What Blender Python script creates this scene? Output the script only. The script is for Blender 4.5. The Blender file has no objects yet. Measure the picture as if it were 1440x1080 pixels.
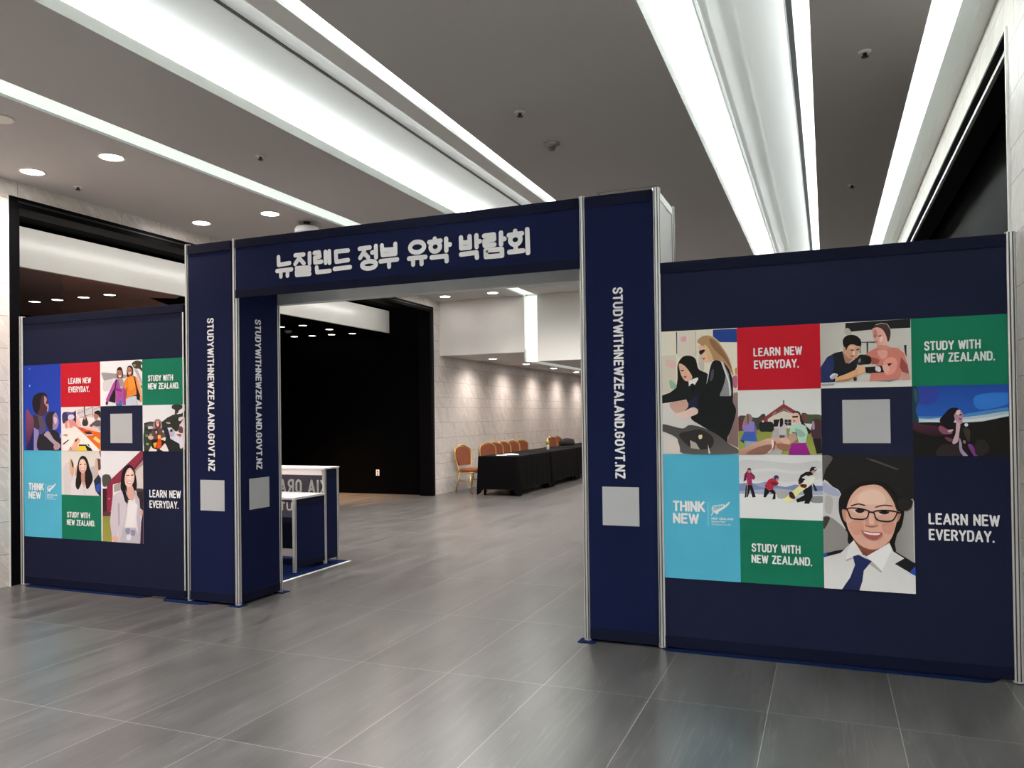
import bpy, bmesh, math, random
from mathutils import Vector, Matrix
random.seed(7)
SC = bpy.context.scene
COL = SC.collection

# ------------------------------------------------------------------ camera
cam_data = bpy.data.cameras.new('camera')
cam = bpy.data.objects.new('camera', cam_data)
COL.objects.link(cam)
SC.camera = cam
cam_data.sensor_fit = 'HORIZONTAL'
cam_data.sensor_width = 36.0
cam_data.lens = 36.0 * 1096.97 / 1440.0
cam_data.shift_y = 34.01 / 1440.0
cam_data.clip_start = 0.05
cam_data.clip_end = 200
YAW, PIT, ROL = 0.3832, 0.0098, -0.0130
cy, sy, cp, sp = math.cos(YAW), math.sin(YAW), math.cos(PIT), math.sin(PIT)
fw = Vector((-sy * cp, cy * cp, sp))
rt = Vector((cy, sy, 0))
up = rt.cross(fw)
c_, s_ = math.cos(ROL), math.sin(ROL)
rt2 = c_ * rt + s_ * up
up2 = -s_ * rt + c_ * up
m3 = Matrix((rt2, up2, -fw)).transposed()
cam.matrix_world = Matrix.Translation((0, 0, 1.515)) @ m3.to_4x4()

# ------------------------------------------------------------------ world, view, large lights
world = bpy.data.worlds.new('world')
SC.world = world
world.use_nodes = True
world.node_tree.nodes['Background'].inputs[0].default_value = (0.02, 0.021, 0.022, 1)
world.node_tree.nodes['Background'].inputs[1].default_value = 0.0
SC.view_settings.view_transform = 'Standard'
SC.view_settings.look = 'None'
SC.view_settings.gamma = 1.0
SC.view_settings.use_curve_mapping = False
SC.view_settings.exposure = 1.40
try:
    SC.cycles.max_bounces = 10
    SC.cycles.diffuse_bounces = 6
    SC.cycles.glossy_bounces = 4
    SC.cycles.sample_clamp_indirect = 6.0
    SC.cycles.caustics_reflective = False
    SC.cycles.caustics_refractive = False
except Exception:
    pass

COVE_COL = (0.93, 0.99, 1.0)
def area(name, loc, rot, sx, sy_, power, col=COVE_COL, spread=180):
    d = bpy.data.lights.new(name, 'AREA')
    d.shape = 'RECTANGLE'; d.size = sx; d.size_y = sy_
    d.energy = power; d.color = col
    d.spread = math.radians(spread)
    o = bpy.data.objects.new(name, d)
    o.location = loc; o.rotation_euler = rot
    COL.objects.link(o)
    return o
Y0, Y1 = -5.0, 13.6                      # extent of the hall's ceiling coves
YL = Y1 - Y0; YM = (Y0 + Y1) / 2
UP = (math.pi, 0, 0)
def cove(x, z, w, power, tilt=0.0):      # LED strip lying in a cove trough, shining up at the coffer
    return area('cove_light', (x, YM, z), (math.pi, tilt, 0), w, YL - 0.1, power)
K = 0.33
cove(-4.07, 3.890, 0.05, 340 * K)
cove(-2.89, 3.885, 0.04, 90 * K)
cove(-2.45, 3.865, 0.04, 32 * K)
cove(-1.05, 3.885, 0.05, 230 * K)
cove(0.05, 3.865, 0.05, 110 * K, -0.5)
cove(0.46, 3.865, 0.05, 160 * K)

WARM = (1.0, 0.86, 0.79)
def spot(parent, loc, power, size=80, col=WARM, blend=0.6, name='downlight_beam', r=0.05):
    d = bpy.data.lights.new(name, 'SPOT')
    d.energy = power; d.color = col
    d.spot_size = math.radians(size); d.spot_blend = blend
    d.shadow_soft_size = r
    o = bpy.data.objects.new(name, d)
    o.location = loc
    COL.objects.link(o)
    if parent: o.parent = parent
    return o
ART={}
ART['A']=((-0.985, 1.256, -0.511, 2.045),"""
e3dccb full
d6cdbd - 008801201807197519000478
dcd2c4 - 222796244988460990467790499684
1f3f8a - 692995999993999886778893691942
3a4a6a - 205991220991217812205813
b9b3a8 - 460990472989470790460790
d9a3b0 s 270944331953339916278912
8fb8a0 s 111606198561180530118541
dcb9b4 s 061768185754184701078714
c9c2b4 s 541968556915501758516683568682565893
b06a80 s 923602990621988528938539
c98a5a s 967674992684991632974632
9a7f7d>7f6664 - 945487999491996050860092917362
d5d0cc - 000409369378505239516007000005
c79f90 s 106413371431369378210326
14130f s 220721283784371795458769499684618639582555391537250518197519217615
e0b29b s 238730308717377665414616366591314595262646
a85a52 s 297629332632337621305618
2a1a16 s 263678298682302675268670
15161a - 000478108499251561357580480620567656627639614470525366299347370389327442248433000412
e9e6e4 - 361591480618493604444557413571367546
0c0d10 - 388564423571452547424473394516
1c1f3c - 371431476472509419404367334346
d8d4d0 - 663722689711625555595550615628
101214 s 689743792756875697931602940477935414975341913206861133850050709155522229385293491366475430564513617597645680
8f8f90 - 749757809745890634920498911461768463786531839603824677
121416 s 689737791735849655821551751469648470616555653659
4a4c50 s 662659696679686606643586
d5d5d6 - 749757809748902571913467894467880571791735
b08a63 s 487906540942626950711926795866893759949633924643825729690753604745572840538873
8a6545 s 643923728899860780925675826760692848
e6bca4 s 500869564867614818656754612732561746536778523810
d9b78c s 576877641839690753630749
1a1512 s 511829572840585827536799516805
a0504a s 553769584772580762558760
e3c6bb s 166321299347422378482351455319297291227299
4a4645>5c5654 s 004242119230278208366235522218709165860092996040995007273006205123047177002188
2a2827 s 224155365187521197674134638050396049
b5a9a2 - 372113449091500039379049
d9d5d0 - 604081637007611007
dccfc9 s 081123205102229017096016
e0c8a0 s 485150529155528128493123
""")
ART['B']=((-0.029, 1.655, 0.459, 2.045),"""
cfccc6 full
bdbab4|c9c6c0 - 000999284998278822251625177541086490000350
191a1b - 288987996999994867778866551865351850287899
b5b3ac s 279888319908355845355817286811
4a4d4c - 461690627686627664461677
3a3d3c - 518687539685534500518501
8f9492 - 453669459526439505436571
26282a - 922614949618947436932458
e2dfda - 000084996102994000000000
17140f s 256724286783342805406786454723460635436582420627365657324643291568263636
cf9f86 s 291568320638373657420627448625435549406452362430314446258493255570259625283613
f0c9b5 s 371564387552387497363498
e0b49c s 324632388640388596332588
3a211a - 340582380574375558343565
3a211a - 404578436593434571408562
8a4a42 - 338483375492378478346466
b07f66 - 254537314457362430313369280381249471
15171c - 000328078480169541250559280381321369418463408310351202172165159094000089
1d2c5c - 000317086479144499158343124212098157155100000089
dfe0e6 s 103179148227197198131134
b2b4c0 s 115156165210189196135136
4a3230 s 595900623941686953748933778855777747753673723772692850638897
c9c0ba - 624932686952686961622940
c9c0ba - 686952746935750941686961
c9c0ba - 746935777853783857750941
d99c92|e6b6ac s 582868638897693861731771745673728598658619619659604703593748
f6d3cb s 664743699752690687667678
c08078 s 598845622865637788620735605747
6a3a38 - 597774621776621762598760
6a3a38 - 644771684777682761648755
a2524c - 608687647684643671616675
d08d80 - 635636736620790584735544634571
d07f72 - 490492555543626593704546798589875563921502957328970188894224877117541091558194495240577411
a8554e s 546456655407615322568368
e0a296 s 633539735544734447679417
e39a8c s 702383796443849355809206715188
9a4c48 - 889439957307970188902213872289
f0d8d0 - 873554921499928504878562
f0d8d0 - 921499953348961351928504
d9a77e - 164155295216384267448319488284487230415178309105163094
b07f5c - 171110310138415189415173309103163092
1c1a1b s 418463459499546472569411544347449341409364
0e0d0f s 482437530457557412536358489372
8a8684 s 426418450439449395429374
151416 - 488317701318708221511212
e6e2e0 s 615311662298665233614246
c9c4c0 - 465345623344623311480306
e2b3a4 s 686319733328763272747219708221
e2b08a s 416309488317495240431210
111111 - 741349795352756305
d59a8e s 897181963183981113893106
a9a6a4 - 000072155072146045006038
8a8482 - 596095877117768078
2a2826 - 366158406156402102370103
""")
ART['C']=((-0.511, 1.256, -0.029, 1.655),"""
dcdedb>e4e6e4 full
3f4538 s 000582101602228568305631338588336386000356
4a553a s 768623817633849612997599999485766487
8d9444>9aa04e - 000366428396585405999361999000000000
b8b2b0 - 436422585405600258514000280000401258
6a2a33 - 000550058549056398000356
d9cec0 - 355556556701670625667405353407
8a3a40 - 321577557780712656711603654636556711363545362481320482
7d6d62 - 405587556711654625556669
c9a88a - 418618464660468649422613
6a5a55 - 550833566832567774550775
8a3a40 - 776613816602815487783508
1f1c1c - 434539513543511437432427
2a2a30 - 566537645536643447565442
c9c4c0 - 603537602447606447607537
c9c4c0 - 566488644489644493566492
e8e4e0 - 578442635442635421577421
7a3038 s 253493296567329492303450
1f2022 s 261493312503421496427364335354268365
d8d0cc s 295524316524312498297501
c9c2c6 s 513543542553549490582447567289509268494406487459
1a1818 s 513548546548546458511427
4a4850 - 501300567295563263505258
8c7cc0 - 057495126526194510222408225290175355073355047409
7264a8 - 194494222408225290192355
94796a s 088591119634161612177537126505117462057474
6d5548 s 110612131612134516121462113516
3a5aa8 - 073355200355228226215205071216019205
20305c - 019221071221066173
8fa0c0 - 083205220205189141087119
2a2022 s 662636712666752634767550814445878361845320766456735603
e3b9a8 s 658615703640739613747551726488677478653531
2a1c1c - 655588727593723567661562
a05048 s 665520693522689509669507
b9d8c8 - 643447734488814435837341811174730184707310617321
98bba9 s 684394749383813299731278
6a7a70 - 642352707341718247682299
a0228f>8a1a7c - 640174811184865000605000
c79a86 - 625321691326714236640174600247
4a3038 s 912528961537999485997247893257878393
a890a0 s 888486912507919403894382
1f1a1c - 893247997247999029938018
d9b09c>b08270 - 000065181173351247468258517237615184623100548063449099297000000000
8c6254 s 180087349152449131297000094000
e0b3a0 s 501237567263624216623163549173
96685a s 467173623152622089548063474110
b07c6a - 515197539171543176518202
e9e2da s 405221434216437152398057369025361040407099
9a3a34 s 434216454194449131424067433141
d9903a - 459194463153470152466195
d9903a - 463153450106456103470152
""")
ART['D']=((0.459, 1.256, 0.936, 1.655),"""
1a469c>2a6cc6 full
2f3f9a s 024951269965250769063751
2f74cc s 665846999879999731701652
4a84c0 s 044564264561536590999678999614739565535536043520
b9cbd6 s 043531182529304539535547739576999625999556738485534469181480059476
d9e0e0 s 067503198505311511535514739533999583999567738496534476181486
14120f - 000477181477534469738485999556999000000000
1f3a44 s 000991057972071806037664064531059476000488
2f5560 s 020973053939063817038752023862
4a2438>2c1420 s 000477140442262419358375421331340288179288000377
15101a s 287506345604394668458683497655465613455526390396326440
b78a98 s 457613497655532590527536522460486461455504440570
e3c0c0 s 465634497650504590480580464591
3a2430 s 496590524590520574500571
5a2c38 s 487531519525507509
c9a9b6 s 463477502460492331475201427168419212453320
8a5068 s 294430358386421320325310277375
d0a8b0 s 373364429374413342381331
6a3c50 s 340266412244419201371212
2c2422 s 282135387168490136492000256000
a796b0 s 491255514179521093575002527000489093
e8e8e8 s 585438582426575418565414555418548427545438548450555459565462575459582450
3c332c s 533374572390603352593201562244
9a7468 s 526212550217554179534179
7a3a86 s 601169632136677000638000577147
28241f s 656201750222795094731008654029
""")
ART['E']=((-0.511, 0.862, -0.029, 1.256),"""
dfdfe0 full
cfcfd0>d6d6d8 s 000890290904684868999902999632000610
dcdcdd s 012703368792683746991792990752682706368741
7d8cb5 - 000537124561205542326576413527570501680544757526999532999413000381
98a4c4 s 205532325561412517332474
a9b0c8 - 000423444477756445999453999393000371
e6e6e6 - 000381299380458385677301999283999000000000
b3b0ae s 459436569440584359521321466335
8d8d90 s 871358999373999278862278
a03058 - 069694102746158716198635181603157613160520107519092601051569
5a2040 - 069694098736092601055580
5a3a3a s 106777131790147773146727114726
d09a88 s 114752143752138716118716
17181c - 083518160520202336162325135458105333064321
c9c4c0 - 090632096488102488095633
c9c4c0 - 096488086333091332102488
1c1a20 - 142700182661190670150712
1c1a20 - 182661188632199637190670
b02a3c - 317525358608406639445620484559460518420517412445356454317494
7c1a28 s 381567445579476539428517
2c3560 s 422650446681482666477600438620
c98f80 s 454630477631477600457594
141519 - 316489364444420456443416442314402302419384372424322330295339
151518 - 764455873549882369839252781255793295700267685312787386
2c2030 - 881569904550941456910445
1b1c1e - 716606744687806739868750898700837679813628758566719545
1a1a1c s 853770877815923811930761906750860750
c98f80 s 876760914761906725876730
d0d0d0 s 907801924796922771908775
e6e6e6 - 759647806688844674805628
e9e6a0 - 536296600390726525828648890680905630850538725404646300583263
eceada s 774587828648890680909630850528803497
5a2028 s 742546812547803497749505
3a1c24 s 608421647422678342654321611350
8a2030 - 716595735586746546723545
""")
ART['F']=((-0.029, 0.462, 0.459, 1.256),"""
1c1a1a>201d1c full
4a4644 - 480982583967843900828892553957
5a5654 s 000995119980041893000822
c9c6c6 s 000796114762204713215552241422027376000456
a9aec8 s 000791114757196713158692013720
b2aeae s 035690111671093560025578
8f8a86 s 000537227462314334238301000253
3a3836 s 001527077529029457002446
8c8884|a8a4a0 - 837654988686999667999219770308832477
c9c4bf - 987667999667999218985227
15110f s 196693310765446807594814724790824713894675892577861478786387798299740278314324272423199522178602
241f1d s 837684980676964617892596836615
241f1d - 894673977656982658895677
241f1d - 977656962609966606982658
241f1d - 962609906594908590966606
c98f78 s 216592268594266503229522
c28a74 s 813585860581833526804516
9a5a48>7c4436 - 330374743386683296461253373285
deac97 s 308685400756504778622779737731801653820565796476743386640324522305404336316404266483261583
e6b9a5 s 353685489757636755736692763604660562543549395556306604
efcab7 s 398696503743621739693691662641427642
d69a86 s 285493438507444437346405
d49884 s 658493792506758426672434
e2b09c s 464373538365612372581332507325
2a1a16 s 651775738741801663813595779663716731
3c2a24 s 319627397642471632463624397633322617
3c2a24 s 589622677638764633761625677629591614
f0e2dc s 343585411598470585410570
f0e2dc s 609576676588741577675565
2c1c18 s 358593414602463590447577413571380576
2c1c18 s 620583679592734583711571675566643571
d39c86 s 501548578550612486541470467483
e6b7a2 s 521559561560571500538490512499
a5675a s 467483541477612485600476541466479473
141214 - 279597307601307611273606
141214 - 307601352602353612307611
141214 - 352602395601397611353612
141214 - 395601434597438607397611
141214 - 434597473591477601438607
141214 - 473591500586505595477601
141214 - 500586509583519591505595
141214 - 509583507584522583519591
141214 - 507584504578518575522583
141214 - 504578499564513561518575
141214 - 499564491547504543513561
141214 - 491547477536484528504543
141214 - 477536450531451522484528
141214 - 450531413530413520451522
141214 - 413530380531379521413520
141214 - 380531354531352521379521
141214 - 354531334533329524352521
141214 - 334533319538308530329524
141214 - 319538308548295543308530
141214 - 308548301562286559295543
141214 - 301562294576281572286559
141214 - 294576284588271582281572
141214 - 284588277595262594271582
141214 - 277595279597273606262594
141214 - 575583604587603597571592
141214 - 604587647591647601603597
141214 - 647591690592691602647601
141214 - 690592732591734601691602
141214 - 732591774588777598734601
141214 - 774588804584808593777598
141214 - 804584813582823589808593
141214 - 813582811582824579823589
141214 - 811582805575818571824579
141214 - 805575796560808556818571
141214 - 796560781542793536808556
141214 - 781542763529770521793536
141214 - 763529738523740514770521
141214 - 738523705521705511740514
141214 - 705521674522673512705511
141214 - 674522647523644513673512
141214 - 647523622527616517644513
141214 - 622527603533593525616517
141214 - 603533591543578538593525
141214 - 591543584557570554578538
141214 - 584557580570566566570554
141214 - 580570573578560574566566
141214 - 573578570581556584560574
141214 - 570581575583571592556584
141214 - 504577572575574585506587
141214 - 280605225609222597278593
141214 - 807579865574868586810591
b2585a s 429442540435654433612392538380465403
f3ecea s 451436540428631428598414524414466423
c98f80 - 419450441436446439425454
dcdad8>e4e2e0 - 000233208280330364432267491250728361770298883253999219999000000000
ebe9e7 - 338369432272387261244221276302
b9b6b4 - 244221387261342239259209
eeeceb - 476254728361748308642151534221
b5b2b0 - 534221642151635139504198
1d2a5c>16204a - 327249387264505230534221444148427068392000200000293092348185
c9c6c4 - 387264476247505232461239
17171c - 000258117282231299192270000231
17171c - 782210883253999224999170952148
2a4fb0 - 953168999199999131938150
2a4fb0 - 000258040270039244000235
""")
ART['LA']=((-6.93, 1.253, -6.441, 2.041),"""
1a38a0>2044b4 full
8fa8e6 s 188759185752178748168746158748151753149759152765159770168771178770185765
5a78d0 s 186957183952176948166947157949150953147958150963157967167968176966183962
1a1418 s 233570294642462676604659627617484567459485363423267476
4a2c34 s 461578509639616628662565672503648452505401362413435485
b58a90 s 568633627596602545673534667462625457637503567546556597
5a4a58 - 338413505401575318597204641000403000264278255424
3a3038 - 255424386402432277407205276268
8d84b8 - 276268407236403000272000
1a1f5a - 070237116070264257272000066000
8a4a68>4a2440 s 074467194424277351239216116070068070
2a2028 s 587359648431766451859440834358786255668246
9a7f9c s 788399859440916388939326891255786245787338
d0b8c8 s 811389893368868306822327
1a1830 - 924153999142999000968000
241f28 s 406174644225809235925204993112968000403000
a898a8 s 549184668225807132969071945030736101620153
b28a98 s 806060900081945020829009
4a3c98 s 431246526246526194442195
8fa0e0 s 971183999203999152970147
""")
ART['LB']=((-5.951, 1.647, -5.456, 2.041),"""
e9e7e8 full
9a9498 s 043753237734394716596686643662595609417604272599175546091572043686
d0cccc s 072550272599333596210356076348
3f3a2c s 763932857982950967999929999787983736937793832808774877
8a805a s 786898833907856862809853
e6e2dc s 973878999887999822978824
b3a9b0 - 809798890784999516999384969474
e0dadc - 891817937793999559999527
d8c8b0 s 900564999428999253979321
7a7a50 s 969442999428999374968387
17120f s 406793455858514844543765554688536622512601417615
b0705c s 418771478790525744524645476597429637
f0e0dc s 441664513667482635
3a1c18 - 432726459729459716434712
3a1c18 - 487728515731515718489715
9a9090 - 440592536594582488581410475425
a84a98 - 381595440592475447498380593421614012542014508181448049370084378273354351196088147056136146234344320519
7a2f70 s 355407510357509313366351
8c3a80 - 570422617398614012566013
1a1718 - 355407372273364062208105257232
2a1028 - 381589410588379395355396
4a62a8 - 376073448049508169536000387000
2a1a1c s 135090190088177027141034
1f1512 s 644772668859727879786832790722772657666628643662
b87a66 s 662805703852756800761712719659673694
f0e4e0 s 679724744727714698
3a1c18 - 670782697785697772672769
3a1c18 - 717785750788750774719771
c3c5d4 - 626133757218874204889000625000
a0a4bc - 753152746000754000760152
2a2020 - 709175827238874237873198780217
e07f28 - 583532642618761657877620934497979277999146977070942082943213875335874226757229638144615156628332581399
b05a1c - 617398664397638155621156
f09238 s 690605807601841435734329688440
e8a070 - 854621934497999146966103910378
1c1614 - 807645831644876434955213942098873138869335
""")
ART['LC']=((-6.441, 1.253, -5.951, 1.647),"""
e6dcdc full
d2cacb - 429938789983999998999740672756509748416823
6a4a50 - 581999614999614820585820
8a8084 - 795993812993816765797765
8a8488 - 416854569904568888422838
a09a9c - 627924789994801983638908
8a8488 - 462749788838788822468736
a8a2a4 - 823941999988999972823922
3a3458 s 049871311877381907379645344635285699167668047627
5a50a0 s 156869299867298825168816
d0cce0 s 192805298825345771297709191710
d98f86 s 107648250710403645507560402540308562284499130500
e9c0b8 s 166626202668225499177499
e6b5ae s 369782427760485665519570461550391613
2a1c28 - 345824387844391645367635
3c332e s 543643591768626820666715694641670569566565
c58a78 s 591778637778625705596695
d9601c>e0701e - 402540577517739464999410999000987000576392
d24a34 - 402540530528669454553434
e9b8a8 - 542528739527945473934442669475
5c545c s 740579832650901691981680999658999555923546762537
b5aec0 - 923525999544999441979442
e0a898 s 797547843567934525877505
b8785e s 834827937835948763924711867702845754
17120f s 845847880888960907999875994814999833999772982742937815
e9e2dc>f0ebe6 - 046500367530576392998000042000
3a2a30 - 588434738443807381669371
f0e6e0 - 634366818370818350645345
f0c888 - 818267875329999235977163
17130f - 457141643142701152804000665000620110457108
e6c81e - 445099620110659000426000
f0ebe6 - 644136742064752075654147
e3ae92 s 185000280099364246435298493246481183434141421000
5a2a1c s 364246447277375194
c58060 s 221057257088280004
2a2422 - 055162199257205236067135
c58f78 s 057363152383170331081341
""")
ART['LD']=((-5.456, 1.253, -4.984, 1.647),"""
dfdde0 full
2e2f2b - 036612179643286636473640591723730784914803999863999528035472
4a5044 s 071569238610273556119515
c9c6c4 s 131536237535260471154461
d0ccca s 566623671611659590578601
2c2c28 s 697922732996927992937918869877834814776826766889
3a362e - 771868823857810741764752
262a20 s 659637752710867667877572818425704489
d5cdd0 s 867719993739981686866646
dccac8 - 877582999748999465990424877509
e6e0dc - 935613999634999508945508
3a2c2c - 877593999758999732889572
8a5450 - 999602999612999466999466
1f2320 - 035472589511656278862173999037999000030000
2c3a28 s 034429212386233108043043
6a7a60 s 069365141343128300081311
8a9480 s 092182151161139129091139
1c2030 s 530469589511656320632215563257
d9d5e2 - 656320749383999319999194929057884068873162667267
b9b5c8 s 634437750468749341668320
2a2a34 s 658458704479715426669415
5c3c40 s 853488911540967466955393864404
dca8a0 s 990414999466999424999236999257
241c20 s 999466999465999382999372
b04a48 s 806362909372897309
e8d8b8 s 909330989340977309
d9a868 - 953110999183999162999027
9a8482 s 255556298663369699439661473555460491390470261482
4a2c2c s 309641357678415640438566402491320513297588
d69a8a s 327641368667403619402555367524332566
f0e0da s 338575389577365556
5a4040 s 225428284492472491529406563299528225446257235257152279165364
3a2628 s 272471355492389385295375
d0a9a0 s 141322212343271300223247152268
e0d8c0 s 458278552299539225458246
c98f90 s 307428354438354385319385
e6dcd0 - 174369233348238359179381
e6dcd0 s 477438518437506395
1c1612 s 223236376257528225515151398055257086
e6d8d4 - 210118245065351033338000149000
e6dad6 - 539172573130630000502000409044
d8481c s 383321435332452236457130409066339076364193
f0b050 s 377342436342441278376278
e9a828 - 258172352193316076292076
""")
ART['LE']=((-6.441, 0.855, -5.951, 1.253),"""
dcd6cf full
d2cacc s 052628249738307418242010071004061241
cfa88c s 212780273802332611294418222523
4a382c s 249791309707302610272653
d9a592 s 356600430676404505343419
b8b8c0 s 740617846640855345774470
8a4a5a - 955999999999999874989852
5a3a38 - 883830988821999601951558893641
cdb29c s 871819918788938389891335844387846640
e3dfe0 - 927536999591999413962474
1f2848 - 820334939473999392999000958000865114
2c50a8 - 878240996285970096877082
1c1214 s 392526418687467826539885623859681765716638774491797365748237676150629160594297523316498231425122365216379366
b98572 s 512518596530600318558243511316
e0b3a0 s 454709491794563816622753645669632573584509536497476539453613
eccab8 s 490762551795598742573636513635
3a2422 - 472693520704520683478675
3a2422 - 580700627706627688585681
b06058 s 487592609600554538
f0e6e2 s 495587603594555556
dbd2d6 - 245288367419389206425122510252569179630255664140773333842218864000242000
c0b4bc - 576148573010582010586148
c9988a - 522295618297581158
1c1214 s 391420464464511316486209425122365216
1c1214 s 607467727490797365748237676150629181
""")
ART['LF']=((-5.951, 0.457, -5.456, 1.253),"""
e0dee3 full
a08c84 - 999914999845834773812733506629329586419648
d2c6c2 - 834783999850999349806393832633
8c2c42 - 945999999999999904638701485659264626152624153655243686
6a2034 - 999934999904638701507661639731
a39a96 - 286616485659461568307545
e0dcd8 - 286626312626316464288464
8a2440 - 141634286636281342136319
c9b0b0 s 212473210469203466194464185465179468177472179476186479195481203480210477
4a4a44 s 042725199736242676107603041623
3a1c22 - 040582141583136319035327
5a3038 - 035327236331236281035276
8a8a3c>9a9448 - 035276258281253000030000
2f2226 - 842583999586999556998357892395
4a363a s 820593999591999561852564
15101a s 473588508760597836706847792802844703853603787553634430579449526528
c9bfc8 - 284504461558571589635540634430565228495000407000411184386062254058212219
a89cac - 404426448426444184411184
bfb3c0 - 809563915475934336929077886076826334
e3dee0 - 656470807453871414848334823174564167632330
d2a292 - 615610745632809553764462656480635530
e6dde6 - 538579614530570519
e3bcae s 573700618781705817791762800693745632669606594630
f0d0c4 s 628761716797758742725692638701
3a2a2a - 613734682741682731621725
3a2a2a - 715740780747780736719730
c06a6a s 633663746669702641
f4eeec s 646660737665698650
15101a - 494588571610635490629425579449
b9b4be - 542162823169908077927000429000
8a86a0 s 585148694156671100606098
8a86a0 s 715141812139800084725087
d8d4dc s 627089714081692031605038
d8a898 s 276059397062396007286009
3a2038 - 998337999379999000927000953237
d8a090 s 912345998357976297
""")
KOREAN=[[(-4.005,2.796),(-4.003,2.733),(-3.899,2.739)],[(-4.02,2.686),(-3.881,2.688)],[(-3.983,2.683),(-3.983,2.64)],[(-3.917,2.685),(-3.919,2.641)],[(-3.844,2.795),(-3.764,2.795)],[(-3.8,2.793),(-3.809,2.768),(-3.845,2.727)],[(-3.804,2.767),(-3.762,2.725)],[(-3.708,2.799),(-3.708,2.72)],[(-3.832,2.693),(-3.713,2.689),(-3.711,2.669),(-3.832,2.669),(-3.831,2.64),(-3.709,2.639)],[(-3.663,2.797),(-3.619,2.799),(-3.613,2.765),(-3.659,2.76),(-3.657,2.723),(-3.599,2.725)],[(-3.561,2.797),(-3.56,2.712)],[(-3.526,2.799),(-3.524,2.709)],[(-3.559,2.753),(-3.525,2.754)],[(-3.643,2.684),(-3.64,2.646),(-3.522,2.647)],[(-3.356,2.789),(-3.466,2.79),(-3.462,2.712),(-3.356,2.716)],[(-3.479,2.658),(-3.338,2.66)],[(-3.253,2.792),(-3.164,2.794)],[(-3.206,2.789),(-3.222,2.755),(-3.249,2.722)],[(-3.217,2.759),(-3.177,2.72)],[(-3.11,2.8),(-3.109,2.714)],[(-3.111,2.754),(-3.144,2.754)],[(-3.11,2.664),(-3.113,2.656),(-3.121,2.648),(-3.135,2.642),(-3.152,2.638),(-3.171,2.637),(-3.19,2.638),(-3.208,2.642),(-3.221,2.648),(-3.23,2.656),(-3.233,2.664),(-3.23,2.672),(-3.221,2.68),(-3.207,2.686),(-3.19,2.689),(-3.171,2.691),(-3.152,2.689),(-3.135,2.686),(-3.121,2.68),(-3.112,2.672),(-3.11,2.664)],[(-3.058,2.798),(-3.052,2.727),(-2.942,2.727),(-2.943,2.8)],[(-3.058,2.765),(-2.942,2.759)],[(-3.071,2.681),(-2.929,2.684)],[(-2.999,2.679),(-2.998,2.636)],[(-2.702,2.759),(-2.705,2.747),(-2.713,2.736),(-2.726,2.728),(-2.743,2.722),(-2.761,2.72),(-2.779,2.722),(-2.795,2.728),(-2.808,2.736),(-2.816,2.747),(-2.819,2.759),(-2.816,2.771),(-2.807,2.782),(-2.794,2.79),(-2.778,2.796),(-2.76,2.797),(-2.742,2.795),(-2.726,2.79),(-2.713,2.781),(-2.705,2.77),(-2.702,2.759)],[(-2.83,2.68),(-2.692,2.681)],[(-2.795,2.679),(-2.795,2.634)],[(-2.726,2.677),(-2.725,2.633)],[(-2.615,2.806),(-2.616,2.792)],[(-2.66,2.785),(-2.568,2.787)],[(-2.573,2.748),(-2.575,2.737),(-2.581,2.728),(-2.59,2.72),(-2.6,2.715),(-2.612,2.714),(-2.624,2.715),(-2.634,2.72),(-2.643,2.728),(-2.648,2.737),(-2.65,2.748),(-2.648,2.758),(-2.642,2.768),(-2.634,2.775),(-2.623,2.78),(-2.611,2.782),(-2.599,2.78),(-2.589,2.775),(-2.58,2.768),(-2.575,2.758),(-2.573,2.748)],[(-2.523,2.797),(-2.522,2.712)],[(-2.522,2.753),(-2.493,2.753)],[(-2.642,2.672),(-2.522,2.673),(-2.52,2.636)],[(-2.405,2.794),(-2.403,2.718),(-2.335,2.717),(-2.337,2.796)],[(-2.402,2.755),(-2.335,2.754)],[(-2.283,2.797),(-2.282,2.716)],[(-2.281,2.752),(-2.257,2.753)],[(-2.405,2.673),(-2.284,2.676),(-2.281,2.64)],[(-2.223,2.788),(-2.149,2.79),(-2.147,2.758),(-2.222,2.752),(-2.219,2.719),(-2.146,2.72)],[(-2.094,2.797),(-2.094,2.716)],[(-2.094,2.752),(-2.068,2.752)],[(-2.213,2.685),(-2.089,2.682),(-2.088,2.637),(-2.212,2.639),(-2.213,2.685)],[(-1.987,2.799),(-1.987,2.784)],[(-2.035,2.774),(-1.937,2.777)],[(-1.949,2.738),(-1.951,2.728),(-1.956,2.718),(-1.965,2.711),(-1.975,2.706),(-1.987,2.704),(-1.999,2.706),(-2.009,2.711),(-2.018,2.719),(-2.023,2.728),(-2.025,2.739),(-2.023,2.749),(-2.017,2.758),(-2.008,2.766),(-1.998,2.771),(-1.986,2.772),(-1.974,2.771),(-1.964,2.766),(-1.956,2.758),(-1.95,2.749),(-1.949,2.738)],[(-1.986,2.702),(-1.983,2.656)],[(-2.033,2.656),(-1.93,2.657)],[(-1.898,2.801),(-1.894,2.639)]]
FERN={'stem':[(-0.6829,0.8727),(-0.672,0.8917),(-0.6552,0.9016),(-0.6247,0.9166),(-0.5943,0.9376),(-0.57,0.9584)],'top':[(-0.6779,0.9009),(-0.6792,0.9148),(-0.6745,0.9274),(-0.6607,0.934),(-0.6304,0.938),(-0.6033,0.9404)],'lower':[(-0.6659,0.8935),(-0.6552,0.8985),(-0.6247,0.915),(-0.5943,0.9376),(-0.57,0.959),(-0.5747,0.9444),(-0.5976,0.9221),(-0.6204,0.9059),(-0.6402,0.8937),(-0.6372,0.8867),(-0.6479,0.8842),(-0.6434,0.8788),(-0.6555,0.8808)]}
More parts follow.
